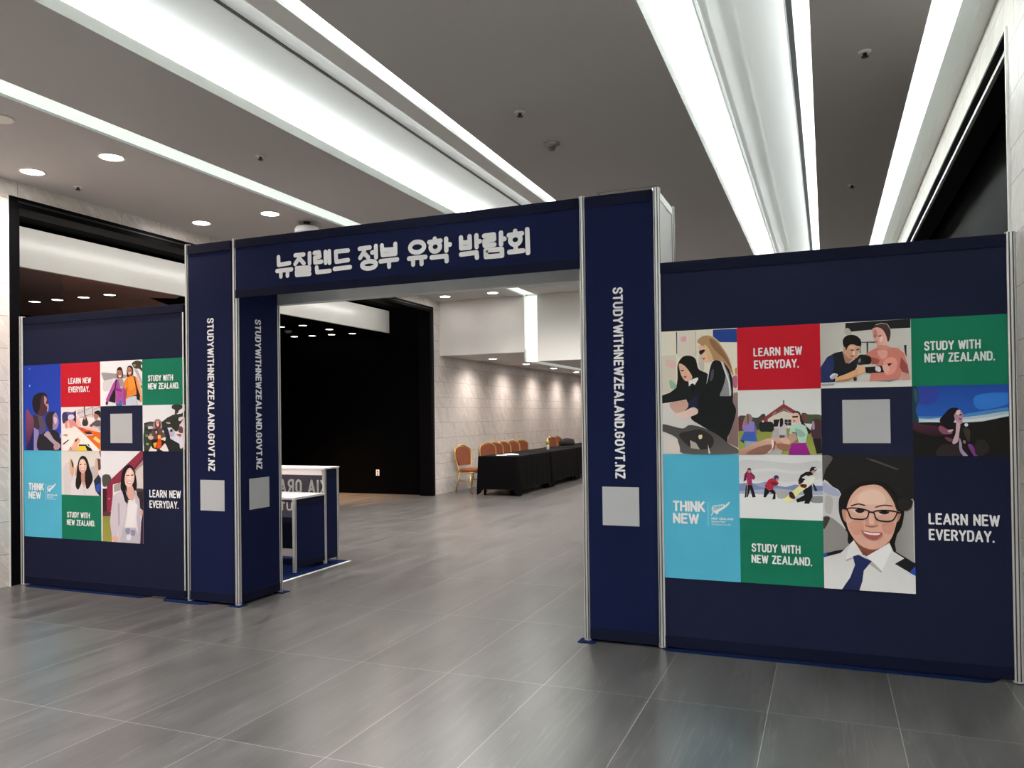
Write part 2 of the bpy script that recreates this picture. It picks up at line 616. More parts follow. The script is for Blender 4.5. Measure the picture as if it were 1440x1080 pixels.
# ------------------------------------------------------------------ helpers
def lin(h):
    h = h.lstrip('#')
    return tuple(((int(h[i:i+2], 16) / 255.0 + 0.055) / 1.055) ** 2.4 if int(h[i:i+2], 16) > 10 else int(h[i:i+2], 16) / 255.0 / 12.92 for i in (0, 2, 4))

MATS = {}
def mat(name, col, rough=0.5, metal=0.0, emit=None, es=0.0, noise=None, bump=None, spec=None, coat=0.0):
    if name in MATS: return MATS[name]
    m = bpy.data.materials.new(name); m.use_nodes = True
    nt = m.node_tree; b = nt.nodes['Principled BSDF']
    if isinstance(col, str): col = lin(col)
    b.inputs['Base Color'].default_value = (*col, 1)
    b.inputs['Roughness'].default_value = rough
    b.inputs['Metallic'].default_value = metal
    if spec is not None: b.inputs['Specular IOR Level'].default_value = spec
    if coat: b.inputs['Coat Weight'].default_value = coat
    if emit:
        b.inputs['Emission Color'].default_value = (*emit, 1)
        b.inputs['Emission Strength'].default_value = es
    if noise or bump:
        tc = nt.nodes.new('ShaderNodeTexCoord')
        n = nt.nodes.new('ShaderNodeTexNoise')
        sc = (noise or bump)[0]
        n.inputs['Scale'].default_value = sc; n.inputs['Detail'].default_value = 4
        nt.links.new(tc.outputs['Object'], n.inputs['Vector'])
        if noise:
            mx = nt.nodes.new('ShaderNodeMix'); mx.data_type = 'RGBA'
            a = noise[1]
            mx.inputs[6].default_value = (*[c * (1 - a) for c in col], 1)
            mx.inputs[7].default_value = (*[min(1, c * (1 + a)) for c in col], 1)
            nt.links.new(n.outputs['Fac'], mx.inputs[0])
            nt.links.new(mx.outputs[2], b.inputs['Base Color'])
        if bump:
            bp = nt.nodes.new('ShaderNodeBump'); bp.inputs['Strength'].default_value = bump[1]
            bp.inputs['Distance'].default_value = 0.01
            nt.links.new(n.outputs['Fac'], bp.inputs['Height'])
            nt.links.new(bp.outputs['Normal'], b.inputs['Normal'])
    MATS[name] = m
    return m

def MB(): return bmesh.new()
def box(bm, x0, y0, z0, x1, y1, z1, mi=0):
    x0, x1 = min(x0, x1), max(x0, x1); y0, y1 = min(y0, y1), max(y0, y1); z0, z1 = min(z0, z1), max(z0, z1)
    v = [bm.verts.new(p) for p in ((x0,y0,z0),(x1,y0,z0),(x1,y1,z0),(x0,y1,z0),(x0,y0,z1),(x1,y0,z1),(x1,y1,z1),(x0,y1,z1))]
    for f in ((0,3,2,1),(4,5,6,7),(0,1,5,4),(1,2,6,5),(2,3,7,6),(3,0,4,7)):
        fc = bm.faces.new([v[i] for i in f]); fc.material_index = mi
    return v
def lathe(bm, prof, cx=0, cy_=0, n=24, mi=0, smooth=True):
    rings = []
    for r, z in prof:
        rings.append([bm.verts.new((cx + r * math.cos(2*math.pi*i/n), cy_ + r * math.sin(2*math.pi*i/n), z)) for i in range(n)])
    for a, b in zip(rings, rings[1:]):
        for i in range(n):
            f = bm.faces.new((a[i], a[(i+1)%n], b[(i+1)%n], b[i])); f.material_index = mi; f.smooth = smooth
    for ring, rev in ((rings[0], True), (rings[-1], False)):
        f = bm.faces.new(ring[::-1] if rev else ring); f.material_index = mi
def tube(bm, pts, r, n=8, closed=False, mi=0):
    pts = [Vector(p) for p in pts]; rings = []; N = len(pts)
    prev = None
    for i, p in enumerate(pts):
        if closed: t = (pts[(i+1)%N] - pts[i-1]).normalized()
        else: t = ((pts[min(i+1,N-1)] - pts[max(i-1,0)])).normalized()
        ref = prev if prev is not None else (Vector((0,0,1)) if abs(t.z) < 0.9 else Vector((1,0,0)))
        a = (ref - t * ref.dot(t)).normalized(); prev = a
        b = t.cross(a)
        rings.append([bm.verts.new(p + r * (math.cos(2*math.pi*k/n) * a + math.sin(2*math.pi*k/n) * b)) for k in range(n)])
    M = N if closed else N - 1
    for i in range(M):
        A, B = rings[i], rings[(i+1)%N]
        for k in range(n):
            f = bm.faces.new((A[k], A[(k+1)%n], B[(k+1)%n], B[k])); f.smooth = True; f.material_index = mi
    if not closed:
        bm.faces.new(rings[0][::-1]).material_index = mi; bm.faces.new(rings[-1]).material_index = mi
def obj(name, bm, mats, parent=None, bevel=0.0, loc=None):
    me = bpy.data.meshes.new(name)
    bmesh.ops.recalc_face_normals(bm, faces=bm.faces)
    bm.to_mesh(me); bm.free()
    o = bpy.data.objects.new(name, me); COL.objects.link(o)
    for m in (mats if isinstance(mats, (list, tuple)) else [mats]): me.materials.append(m)
    if parent is not None: o.parent = parent
    if loc is not None: o.location = loc
    if bevel:
        md = o.modifiers.new('bevel', 'BEVEL'); md.width = bevel; md.segments = 2; md.limit_method = 'ANGLE'
    return o
def tag(o, label=None, cat=None, group=None, kind=None):
    if label: o['label'] = label
    if cat: o['category'] = cat
    if group: o['group'] = group
    if kind: o['kind'] = kind
    return o
def thing(name, label, cat, loc=(0,0,0), rz=0.0, group=None):
    o = bpy.data.objects.new(name, None); COL.objects.link(o)
    o.location = loc; o.rotation_euler = (0, 0, rz); o.empty_display_size = 0.1
    return tag(o, label, cat, group)
def struct(name, bm, m, **k):
    return tag(obj(name, bm, m, **k), kind='structure')
def copy_tree(o, parent=None):
    c = o.copy(); COL.objects.link(c)
    if parent is not None: c.parent = parent
    for ch in list(o.children): copy_tree(ch, c)
    return c

# node helper
class NT:
    def __init__(s, name):
        s.m = bpy.data.materials.new(name); s.m.use_nodes = True; s.nt = s.m.node_tree
        s.b = s.nt.nodes['Principled BSDF']
    def n(s, t, **kw):
        x = s.nt.nodes.new(t)
        for k, v in kw.items(): setattr(x, k, v)
        return x
    def l(s, a, b): s.nt.links.new(a, b)
    def math(s, op, a, b=None, c=None):
        x = s.n('ShaderNodeMath', operation=op)
        for i, v in enumerate((a, b, c)):
            if v is None: continue
            if isinstance(v, (int, float)): x.inputs[i].default_value = v
            else: s.l(v, x.inputs[i])
        return x.outputs[0]
    def mix(s, f, a, b):
        x = s.n('ShaderNodeMix', data_type='RGBA')
        for i, v in ((0, f), (6, a), (7, b)):
            if isinstance(v, (int, float)): x.inputs[i].default_value = v
            elif isinstance(v, tuple): x.inputs[i].default_value = (*v, 1)
            else: s.l(v, x.inputs[i])
        return x.outputs[2]
    def comb(s, x, y, z=0.0):
        c = s.n('ShaderNodeCombineXYZ')
        for i, v in enumerate((x, y, z)):
            if isinstance(v, (int, float)): c.inputs[i].default_value = v
            else: s.l(v, c.inputs[i])
        return c.outputs[0]
    def noise(s, vec, scale, detail=3, rough=0.5):
        x = s.n('ShaderNodeTexNoise'); x.inputs['Scale'].default_value = scale
        x.inputs['Detail'].default_value = detail; x.inputs['Roughness'].default_value = rough
        s.l(vec, x.inputs['Vector']); return x.outputs['Fac']
    def white(s, vec):
        x = s.n('ShaderNodeTexWhiteNoise', noise_dimensions='3D'); s.l(vec, x.inputs['Vector']); return x.outputs['Value']
    def ramp(s, f, lo, hi):
        x = s.n('ShaderNodeMapRange'); x.inputs[1].default_value = lo; x.inputs[2].default_value = hi
        s.l(f, x.inputs[0]); return x.outputs[0]

def floor_material():
    t = NT('porcelain_floor_tiles')
    tc = t.n('ShaderNodeTexCoord'); sep = t.n('ShaderNodeSeparateXYZ'); t.l(tc.outputs['Object'], sep.inputs[0])
    X, Y = sep.outputs[0], sep.outputs[1]
    u = t.math('DIVIDE', t.math('ADD', X, 1.5), 0.6)
    v = t.math('DIVIDE', t.math('SUBTRACT', Y, 4.145), 1.22)
    fu, fv = t.math('FRACT', u), t.math('FRACT', v)
    iu, iv = t.math('FLOOR', u), t.math('FLOOR', v)
    du = t.math('MULTIPLY', t.math('MINIMUM', fu, t.math('SUBTRACT', 1.0, fu)), 0.6)
    dv = t.math('MULTIPLY', t.math('MINIMUM', fv, t.math('SUBTRACT', 1.0, fv)), 1.22)
    g = t.math('LESS_THAN', t.math('MINIMUM', du, dv), 0.0016)
    rnd = t.white(t.comb(iu, iv, 0.0))
    # cloudy streaks running along each tile
    off = t.math('MULTIPLY', rnd, 37.0)
    vec = t.comb(t.math('ADD', t.math('MULTIPLY', X, 3.2), off), t.math('MULTIPLY', Y, 0.55), off)
    n1 = t.noise(vec, 1.6, 5, 0.6)
    vec2 = t.comb(t.math('ADD', t.math('MULTIPLY', X, 9.0), off), t.math('ADD', t.math('MULTIPLY', Y, 0.32), t.math('MULTIPLY', X, 0.5)), off)
    n2 = t.noise(vec2, 1.1, 3, 0.55)
    vein = t.ramp(t.math('ABSOLUTE', t.math('SUBTRACT', n2, 0.52)), 0.012, 0.0)
    c = t.mix(t.ramp(n1, 0.3, 0.72), lin('444342'), lin('616160'))
    c = t.mix(t.math('MULTIPLY', rnd, 0.35), c, lin('525150'))
    c = t.mix(t.math('MULTIPLY', vein, 0.3), c, lin('7c7a77'))
    c = t.mix(t.math('MULTIPLY', g, 0.85), c, lin('a8a6a2'))
    t.l(c, t.b.inputs['Base Color'])
    t.l(t.math('ADD', 0.27, t.math('MULTIPLY', n1, 0.05)), t.b.inputs['Roughness'])
    t.b.inputs['Specular IOR Level'].default_value = 0.65
    return t.m
def stone_material(axis):
    t = NT('stone_wall_tiles_' + axis)
    tc = t.n('ShaderNodeTexCoord'); sep = t.n('ShaderNodeSeparateXYZ'); t.l(tc.outputs['Object'], sep.inputs[0])
    A = sep.outputs[1] if axis == 'y' else sep.outputs[0]
    Z = sep.outputs[2]
    q = t.math('MULTIPLY', t.math('FRACT', t.math('DIVIDE', t.math('ADD', Z, 11.0), 1.1)), 1.1)
    per = t.math('FLOOR', t.math('DIVIDE', t.math('ADD', Z, 11.0), 1.1))
    row = None; d = q
    for e in (0.3, 0.6, 0.8):
        s = t.math('GREATER_THAN', q, e)
        row = s if row is None else t.math('ADD', row, s)
        d = t.math('MINIMUM', d, t.math('ABSOLUTE', t.math('SUBTRACT', q, e)))
    d = t.math('MINIMUM', d, t.math('SUBTRACT', 1.1, q))
    rid = t.math('ADD', t.math('MULTIPLY', per, 4.0), row)
    rr = t.white(t.comb(rid, 3.0, 1.0))
    s0 = t.math('DIVIDE', t.math('ADD', A, t.math('MULTIPLY', rr, 7.0)), 1.7)
    f0 = t.math('FRACT', s0); i0 = t.math('FLOOR', s0)
    # each 1.7 m run breaks into a long and a short stone
    cut = t.math('ADD', 0.42, t.math('MULTIPLY', t.white(t.comb(rid, i0, 5.0)), 0.3))
    second = t.math('GREATER_THAN', f0, cut)
    dh = t.math('MINIMUM', t.math('MINIMUM', f0, t.math('SUBTRACT', 1.0, f0)), t.math('ABSOLUTE', t.math('SUBTRACT', f0, cut)))
    dh = t.math('MULTIPLY', dh, 1.7)
    g = t.math('LESS_THAN', t.math('MINIMUM', d, dh), 0.003)
    rnd = t.white(t.comb(rid, t.math('ADD', i0, t.math('MULTIPLY', second, 0.37)), 2.0))
    off = t.math('MULTIPLY', rnd, 23.0)
    dg = t.math('ADD', A, Z); dg2 = t.math('SUBTRACT', A, Z)
    vec = t.comb(t.math('ADD', t.math('MULTIPLY', dg, 4.0), off), t.math('MULTIPLY', dg2, 0.9), off)
    n1 = t.noise(vec, 1.5, 5, 0.6)
    vein = t.ramp(t.math('ABSOLUTE', t.math('SUBTRACT', n1, 0.5)), 0.03, 0.0)
    c = t.mix(t.ramp(n1, 0.3, 0.7), lin('c9c3bd'), lin('dbd6d0'))
    c = t.mix(t.math('MULTIPLY', vein, 0.6), c, lin('f2efea'))
    c = t.mix(t.math('MULTIPLY', rnd, 0.25), c, lin('cfc9c2'))
    c = t.mix(t.math('MULTIPLY', g, 0.8), c, lin('8a857f'))
    t.l(c, t.b.inputs['Base Color'])
    t.b.inputs['Roughness'].default_value = 0.32
    t.b.inputs['Specular IOR Level'].default_value = 0.4
    return t.m

M_FLOOR = floor_material()
M_STONE = stone_material('y')
M_STONEX = stone_material('x')
M_CEIL = mat('ceiling_paint', (0.56, 0.55, 0.54), 0.9)
M_COFFER = mat('coffer_paint', (0.86, 0.87, 0.85), 0.8)
M_LIP = mat('cove_lip_paint', (0.62, 0.64, 0.60), 0.8)
M_BLACK = mat('black_lining', (0.0015, 0.0015, 0.002), 0.5, spec=0.06)
M_BLACKM = mat('black_matte', (0.001, 0.001, 0.0012), 0.8, spec=0.03)
M_WHITE = mat('white_laminate', (0.82, 0.82, 0.82), 0.35)
M_WHITEP = mat('white_paint', (0.88, 0.86, 0.82), 0.8)
M_STEEL = mat('white_gloss_band', (0.84, 0.83, 0.79), 0.22, noise=(3.0, 0.05))
M_ALU = mat('anodised_aluminium', (0.80, 0.80, 0.78), 0.32, 0.75)
M_ALUD = mat('aluminium_groove', (0.05, 0.05, 0.05), 0.5, 0.3)
M_SLOT = mat('slot_diffuser_black', (0.008, 0.008, 0.008), 0.6)
def fabric(name, h, rough=0.75):
    return mat(name, lin(h), rough, bump=(60.0, 0.05), noise=(2.5, 0.10), spec=0.1)
M_NAVY = fabric('navy_fabric', '1b2038')
M_NAVY2 = fabric('navy_fabric_deep', '121a3e')
M_HEM = fabric('navy_fabric_hem', '12162c')
M_CARPET = mat('blue_carpet', lin('091c48'), 0.95, bump=(220.0, 0.4), spec=0.1)
M_INK = mat('white_lettering', (0.92, 0.92, 0.92), 0.55)
M_RED = fabric('red_print', 'c4202f'); M_GREEN = fabric('green_print', '1a7a5c')
M_TEAL = fabric('teal_print', '58b8d6'); M_CELL = fabric('slate_print', '23273f')
M_STICK = mat('pale_label_print', lin('b9babc'), 0.6)

# printed photographs: colours live in the print itself
mp = bpy.data.materials.new('printed_photograph'); mp.use_nodes = True
at = mp.node_tree.nodes.new('ShaderNodeVertexColor'); at.layer_name = 'print'
gn = mp.node_tree.nodes.new('ShaderNodeVectorMath'); gn.operation = 'SCALE'; gn.inputs['Scale'].default_value = 1.15
mp.node_tree.links.new(at.outputs['Color'], gn.inputs[0])
mp.node_tree.links.new(gn.outputs[0], mp.node_tree.nodes['Principled BSDF'].inputs['Base Color'])
mp.node_tree.nodes['Principled BSDF'].inputs['Roughness'].default_value = 0.7
mp.node_tree.nodes['Principled BSDF'].inputs['Specular IOR Level'].default_value = 0.25
M_PRINT = mp

# ------------------------------------------------------------------ the setting
XL, XR, ZC, ZT = -7.02, 1.0, 3.77, 4.0
YB, YF = -6.0, 26.0
OP0, OP1, OPZ = 4.963, 13.402, 3.63          # big opening in the left wall
RO0, RO1, RPZ = 5.23, 12.6, 3.72                        # opening in the right wall
bm = MB(); box(bm, -13, YB - 0.2, -0.2, 3.0, YF + 0.2, 0.0); struct('floor', bm, M_FLOOR)
bm = MB()
box(bm, XL - 0.25, YB, 0, XL, OP0, ZC + 0.3); box(bm, XL - 0.25, OP0, OPZ, XL, OP1, ZC + 0.3); box(bm, XL - 0.25, OP1, 0, XL, YF, ZC + 0.3)
struct('wall_left', bm, M_STONE)
bm = MB()
box(bm, XR, YB, 0, XR + 0.25, RO0, ZT + 0.1); box(bm, XR, RO0, RPZ, XR + 0.25, RO1, ZT + 0.1); box(bm, XR, RO1, 0, XR + 0.25, YF, ZT + 0.1)
struct('wall_right', bm, M_STONE)
bm = MB(); box(bm, XL - 0.25, YF, 0, XR + 0.25, YF + 0.2, ZT + 0.1); struct('wall_back', bm, M_STONEX)
bm = MB(); box(bm, XL - 0.25, YB - 0.2, 0, XR + 0.25, YB, ZT + 0.1); struct('wall_front', bm, M_STONEX)

# ceiling: four flat slabs between the slot and the three coffers, coffer lids and trough cheeks (0 paint, 1 coffer, 2 lip, 3 black)
bm = MB()
ye = 13.67
slabs = [(XL, -5.25), (-5.0, -3.9), (-2.6, -0.93), (-0.05, 0.57)]
for a, b in slabs: box(bm, a, YB, ZC, b, ye, ZC + 0.075, 0)
for x, s in ((-3.9, 1), (-2.6, -1), (-0.93, 1), (-0.05, -1), (0.57, 1)):     # pale lips at the coffer edges
    box(bm, x, YB, ZC, x + s * 0.004, ye, ZC + 0.08, 2)
for a, b in ((-4.30, -2.30), (-1.25, 0.24), (0.36, XR)):
    box(bm, a, YB, ZT, b, ye, ZT + 0.05, 1)
    box(bm, a - 0.03, YB, ZC + 0.075, a, ye, ZT + 0.05, 1)
    if b < XR: box(bm, b, YB, ZC + 0.075, b + 0.03, ye, ZT + 0.05, 1)
box(bm, -2.967, YB, 3.845, -2.81, ye, 3.875, 1)           # beam inside the first coffer
box(bm, -0.474, YB, 3.978, -0.205, ye, 3.999, 1)          # dropped band inside the second coffer
box(bm, -0.722, YB, ZT - 0.012, -0.708, ye, ZT, 1); box(bm, -0.70, YB, ZT - 0.012, -0.686, ye, ZT, 1)
box(bm, 0.79, YB, 3.955, 0.90, ye, ZT, 2)                 # stepped cornice beside the right wall
box(bm, -3.325, YB, ZT - 0.006, -3.30, ye, ZT + 0.002, 3) # black slot diffusers
box(bm, -0.192, YB, ZT - 0.012, -0.158, ye, ZT + 0.002, 3)
box(bm, -5.28, YB, ZC + 0.075, -4.97, ye, ZC + 0.2, 2)    # housing over the light slot
box(bm, XL - 0.25, YB, ZT + 0.06, XR + 0.2, YF, ZT + 0.16, 2)
struct('ceiling', bm, [M_CEIL, M_COFFER, M_LIP, M_SLOT])
# bulkhead where the hall drops to a low ceiling
bm = MB()
box(bm, XL, ye, 2.71, -5.24, ye + 0.1, ZT + 0.06); box(bm, -4.98, ye, 2.53, XR, ye + 0.1, ZT + 0.06)
box(bm, -5.24, ye + 0.14, 2.53, -4.98, ye + 0.2, ZT + 0.06)
struct('wall_bulkhead', bm, M_WHITEP)
bm = MB()
box(bm, XL, ye + 0.03, 2.712, -5.245, YF, 2.76); box(bm, -4.975, ye + 0.03, 2.532, XR, YF, 2.58); box(bm, -5.24, 17.4, 2.60, -4.98, YF, 2.66)
box(bm, -5.245, ye, 2.53, -5.235, YF, 2.76)
struct('ceiling_low', bm, M_CEIL)

# linear light slot: along the ceiling, down the bulkhead, on along the low ceiling
M_SLOTLED = mat('light_slot_diffuser', (0.8, 0.84, 0.8), 0.5, emit=(0.80, 0.92, 0.84), es=0.33)
M_SLOTLED2 = mat('light_slot_tube', (0.8, 0.84, 0.8), 0.5, emit=(0.90, 1.0, 0.95), es=0.52)
t = thing('linear_light', 'pale green white light slot running along ceiling then down the bulkhead', 'ceiling light', (-5.125, 4, ZC))
bm = MB(); box(bm, -0.125, YB - 4 + .05, 0.02, 0.125, ye - 4 + .02, 0.05); obj('ceiling_diffuser', bm, M_SLOTLED, t)
bm = MB(); box(bm, -0.115, ye - 4 + 0.10, 2.53 - ZC, 0.145, ye - 4 + 0.13, 0.0); obj('bulkhead_diffuser', bm, M_SLOTLED, t)
bm = MB(); box(bm, -0.06, ye - 4 + 0.07, 2.53 - ZC, -0.03, ye - 4 + 0.099, 0.0); obj('light_strip', bm, M_SLOTLED2, t)
bm = MB(); box(bm, -0.11, ye - 4 + 0.13, 2.60 - ZC, 0.14, 17.4 - 4, 2.63 - ZC); obj('soffit_diffuser', bm, M_SLOTLED2, t)

# dark alcove behind the left opening
bm = MB()
box(bm, -12.2, OP1, 0, XL - 0.25, OP1 + 0.1, 4.0)
struct('wall_alcove_end', bm, M_BLACKM)
bm = MB(); box(bm, -12.2, OP0 - 0.1, 0, XL - 0.25, OP0, 4.0); struct('wall_alcove_front', bm, M_BLACKM)
bm = MB(); box(bm, -12.3, OP0 - 0.1, 0, -12.2, OP1 + 0.1, 4.0); struct('wall_alcove_side', bm, M_BLACKM)
bm = MB(); box(bm, -12.2, OP0, 3.205, -8.03, OP1, 3.3); box(bm, -8.0, OP0, 3.66, XL - 0.25, OP1, 3.72)
struct('ceiling_alcove', bm, M_BLACKM)
bm = MB(); box(bm, -8.05, OP0, 3.185, -8.0, OP1, 3.62); struct('trim_1', bm, M_STEEL)
M_PINK = mat('pinkish_partition', lin('b98f80'), 0.7, noise=(5, 0.2))
bm = MB(); box(bm, -8.7, OP0 + 0.2, 0, -8.6, 7.9, 2.3); struct('wall_alcove_partition', bm, M_PINK)
# opening frame lining (black)
bm = MB()
w = 0.006
box(bm, XL - 0.25, OP0, 0, XL + w, OP0 + 0.103, OPZ); box(bm, XL - 0.25, OP1 - 0.146, 0, XL + w, OP1, OPZ); box(bm, XL - 0.25, OP0 + .103, OPZ - 0.1, XL + w, OP1 - .146, OPZ)
struct('trim_2', bm, M_BLACK)
bm = MB(); box(bm, XL + .004, OP0 + .09, OPZ - 0.05, XL + .010, OP1 - .05, OPZ - 0.035); box(bm, XL + .004, OP1 - .065, 0.01, XL + .010, OP1 - 0.05, OPZ - 0.05)
struct('trim_3', bm, mat('dark_steel', (0.03, 0.03, 0.032), 0.4, 0.5))
# thin pale corner beads on the stone beside the openings
bm = MB(); box(bm, XL, OP0 - 0.012, 0, XL + 0.006, OP0, OPZ); box(bm, XL, OP1, 0, XL + 0.006, OP1 + 0.012, OPZ); struct('trim_4', bm, mat('corner_bead', (0.75, 0.74, 0.72), 0.4))
# brown paper lining on the near part of the alcove ceiling, two torn sheets
def sheet(pts, z, name, m):
    bm = MB()
    v = [bm.verts.new((x, y, z)) for x, y in pts]; v2 = [bm.verts.new((x, y, z + 0.004)) for x, y in pts]
    bm.faces.new(v[::-1]); bm.faces.new(v2)
    for i in range(len(v)):
        j = (i + 1) % len(v); bm.faces.new((v[i], v[j], v2[j], v2[i]))
    return tag(obj(name, bm, m), kind='structure')
seam = [(-8.06 - k * 0.395, 6.33 + k * 0.31 + random.uniform(-0.05, 0.05)) for k in range(10)]
M_PAPER = mat('brown_paper_dark', lin('8a7470'), 0.6, noise=(1.6, 0.25)); M_PAPER2 = mat('brown_paper', lin('a07c70'), 0.55, noise=(1.3, 0.3))
sheet([(-8.06, OP0 + .05)] + seam + [(-11.9, OP0 + .05)], 3.197, 'trim_5', M_PAPER)
edge = [(-8.06, 8.1), (-8.3, 8.25), (-8.6, 8.05), (-8.9, 8.7), (-9.5, 8.9), (-10.2, 8.8), (-11, 9.3), (-11.6, 9.2)]
sheet([(x, y + 0.004) for x, y in seam] + edge[::-1], 3.197, 'trim_6', M_PAPER2)
bm = MB()                                                  # smudged dark marks on the paper
for (a, b, wd) in ((-8.75, 5.95, .30), (-8.95, 6.0, .34), (-9.2, 6.1, .28), (-9.6, 6.4, .14)):
    for k in range(4):
        x = a + random.uniform(-.06, .06); y = b - wd / 2 + wd * k / 4
        box(bm, x, y, 3.1945, x + random.uniform(.03, .1), y + wd / 6, 3.1965)
struct('trim_7', bm, mat('ink_smudge', (0.02, 0.015, 0.015), 0.8))
# right opening: black lining, bright track and dark gloss panel
bm = MB()
box(bm, XR - 0.006, RO0, 0, XR + 0.25, RO0 + 0.05, RPZ); box(bm, XR - .006, RO1 - 0.1, 0, XR + .25, RO1, RPZ); box(bm, XR - .006, RO0 + .05, RPZ - 0.02, XR + .25, RO1 - .1, RPZ)
struct('trim_8', bm, M_BLACK)
bm = MB(); box(bm, XR + 0.03, RO0 + .05, 3.655, XR + 0.055, RO1 - .1, 3.685); struct('trim_9', bm, M_ALU)
bm = MB(); box(bm, XR - 0.014, RO0 - 0.012, 0, XR, RO0 + 0.004, RPZ); struct('trim_10', bm, M_ALU)
bm = MB(); box(bm, XR + 0.35, RO0 - .2, 0, XR + 0.4, RO1 + .2, RPZ + .1); struct('wall_right_panel', bm, mat('black_gloss', (0.003, 0.0035, 0.0035), 0.6, spec=0.04))

# ------------------------------------------------------------------ ceiling fittings
M_LENS = mat('downlight_lens', (0.9, 0.88, 0.85), 0.4, emit=(1.0, 0.93, 0.90), es=14.0)
M_LENSD = mat('small_downlight_lens', (0.9, 0.88, 0.8), 0.4, emit=(1.0, 0.90, 0.78), es=4.0)
def downlight_proto(name, r, lens, ring_mat):
    t = thing(name, 'x', 'ceiling light')
    bm = MB(); lathe(bm, [(r, 0.0), (r * 1.16, -0.001), (r * 1.16, -0.006), (r * 1.02, -0.008), (r, -0.004)], n=28); obj('trim_ring', bm, ring_mat, t)
    bm = MB(); lathe(bm, [(r * 1.0, -0.001), (r * 1.0, -0.0035), (r * 0.8, -0.0055), (0.002, -0.0065)], n=28); obj('lens', bm, lens, t)
    return t
P_DL = downlight_proto('downlight', 0.095, M_LENS, M_WHITEP)
first = True
lab = {(-6.6, 0): 'glowing recessed downlight nearest the black opening, left of a sprinkler, near the picture edge',
       (-5.63, 0): 'largest glowing downlight, upper left, between the light slot and the black opening',
       (-6.6, 1): 'glowing downlight just above the left pillar of the entrance arch',
       (-5.63, 1): 'glowing downlight beside the white ceiling camera above the arch',
       (-6.6, 4): 'left downlight of two seen through the arch above the white bulkhead',
       (-5.63, 4): 'right downlight of two seen through the arch, next to the light slot'}
for xi in (-6.6, -5.63):
    for k in range(-2, 5):
        y = 4.89 + 2.05 * k
        o = P_DL if first else copy_tree(P_DL)
        first = False
        for ch in list(o.children):
            if ch.type == 'LIGHT': bpy.data.objects.remove(ch)
        o.location = (xi, y, ZC)
        o['label'] = lab.get((xi, k), 'recessed ceiling downlight of the two left rows, out of sight in the photo')
        o['group'] = 'downlights along the left of the hall'
        sp_ = spot(None, (xi, y, ZC - 0.03), (62 if k < 2 else 120) if k < 4 else 5, 150 if k < 4 else 80, blend=1.0); sp_.parent = o; sp_.location = (0, 0, -0.03)
for k in range(5):
    o = copy_tree(P_DL)
    for ch in list(o.children):
        if ch.type == 'LIGHT': bpy.data.objects.remove(ch)
    y = 14.92 + 1.95 * k
    o.location = (-6.43, y, 2.71); o.scale = (0.9, 0.9, 1)
    o['label'] = ['first low downlight behind the bulkhead, washing the stone wall', 'second low downlight, under the foot of the light slot, washing the stone wall', 'third low downlight along the stone wall beyond the bulkhead', 'fourth low downlight, farthest visible beside the right pillar', 'low downlight above the far end of the stone wall, behind the right pillar'][k]
    o['group'] = 'downlights under the low ceiling'
    sp_ = spot(None, (0, 0, 0), 48, 160, blend=1.0); sp_.parent = o; sp_.location = (0, 0, -0.02)
for k in range(5):                                          # added rows, out of view, to brighten the low-ceilinged part
    for xx, nm in ((-3.6, 'left'), (-1.4, 'right')):
        o = copy_tree(P_DL)
        for ch in list(o.children):
            if ch.type == 'LIGHT': bpy.data.objects.remove(ch)
        o.location = (xx, 14.8 + 2.0 * k, 2.53); o['label'] = 'added low ceiling downlight beyond the arch, unseen behind the right pillar'; o['group'] = 'added downlights hidden behind the right pillar'
        sp_ = spot(None, (0, 0, 0), 110, 150, blend=0.9); sp_.parent = o; sp_.location = (0, 0, -0.02)
area('added_band_light', (-7.33, (OP0 + OP1) / 2, 3.60), (0, math.radians(58), 0), 0.05, OP1 - OP0 - .5, 8, (1.0, 0.97, 0.92))   # added strip, unseen behind the lintel, to brighten the white band
for xx in (-4.45, -1.76):                                     # more added lamps, hidden by the arch, brightening floor and bulkhead beyond
    for yy in (9.4, 12.0):
        o = copy_tree(P_DL)
        for ch in list(o.children):
            if ch.type == 'LIGHT': bpy.data.objects.remove(ch)
        o.location = (xx, yy, ZC); o['label'] = 'added ceiling downlight, unseen behind the arch header'; o['group'] = 'added downlights hidden by the arch header'
        sp_ = spot(None, (0, 0, 0), 110, 158, (1.0, .97, .93), blend=0.9, r=0.09); sp_.parent = o; sp_.location = (0, 0, -0.03)
for xx in (-4.45, -1.76, 0.26):                              # downlights added unseen behind the viewer to light the booth front
    for k in range(3):
        o = copy_tree(P_DL)
        for ch in list(o.children):
            if ch.type == 'LIGHT': bpy.data.objects.remove(ch)
        o.location = (xx, 1.4 - 2.2 * k, ZC); o['label'] = 'added ceiling downlight, unseen behind the viewpoint'; o['group'] = 'added downlights behind the viewpoint'
        sp_ = spot(None, (0, 0, 0), 115, 150, (0.97, 1.0, 1.0), blend=1.0, r=0.09); sp_.parent = o; sp_.location = (0, 0, -0.03)
P_SM = downlight_proto('small_downlight', 0.075, M_LENSD, M_BLACK)
first = True
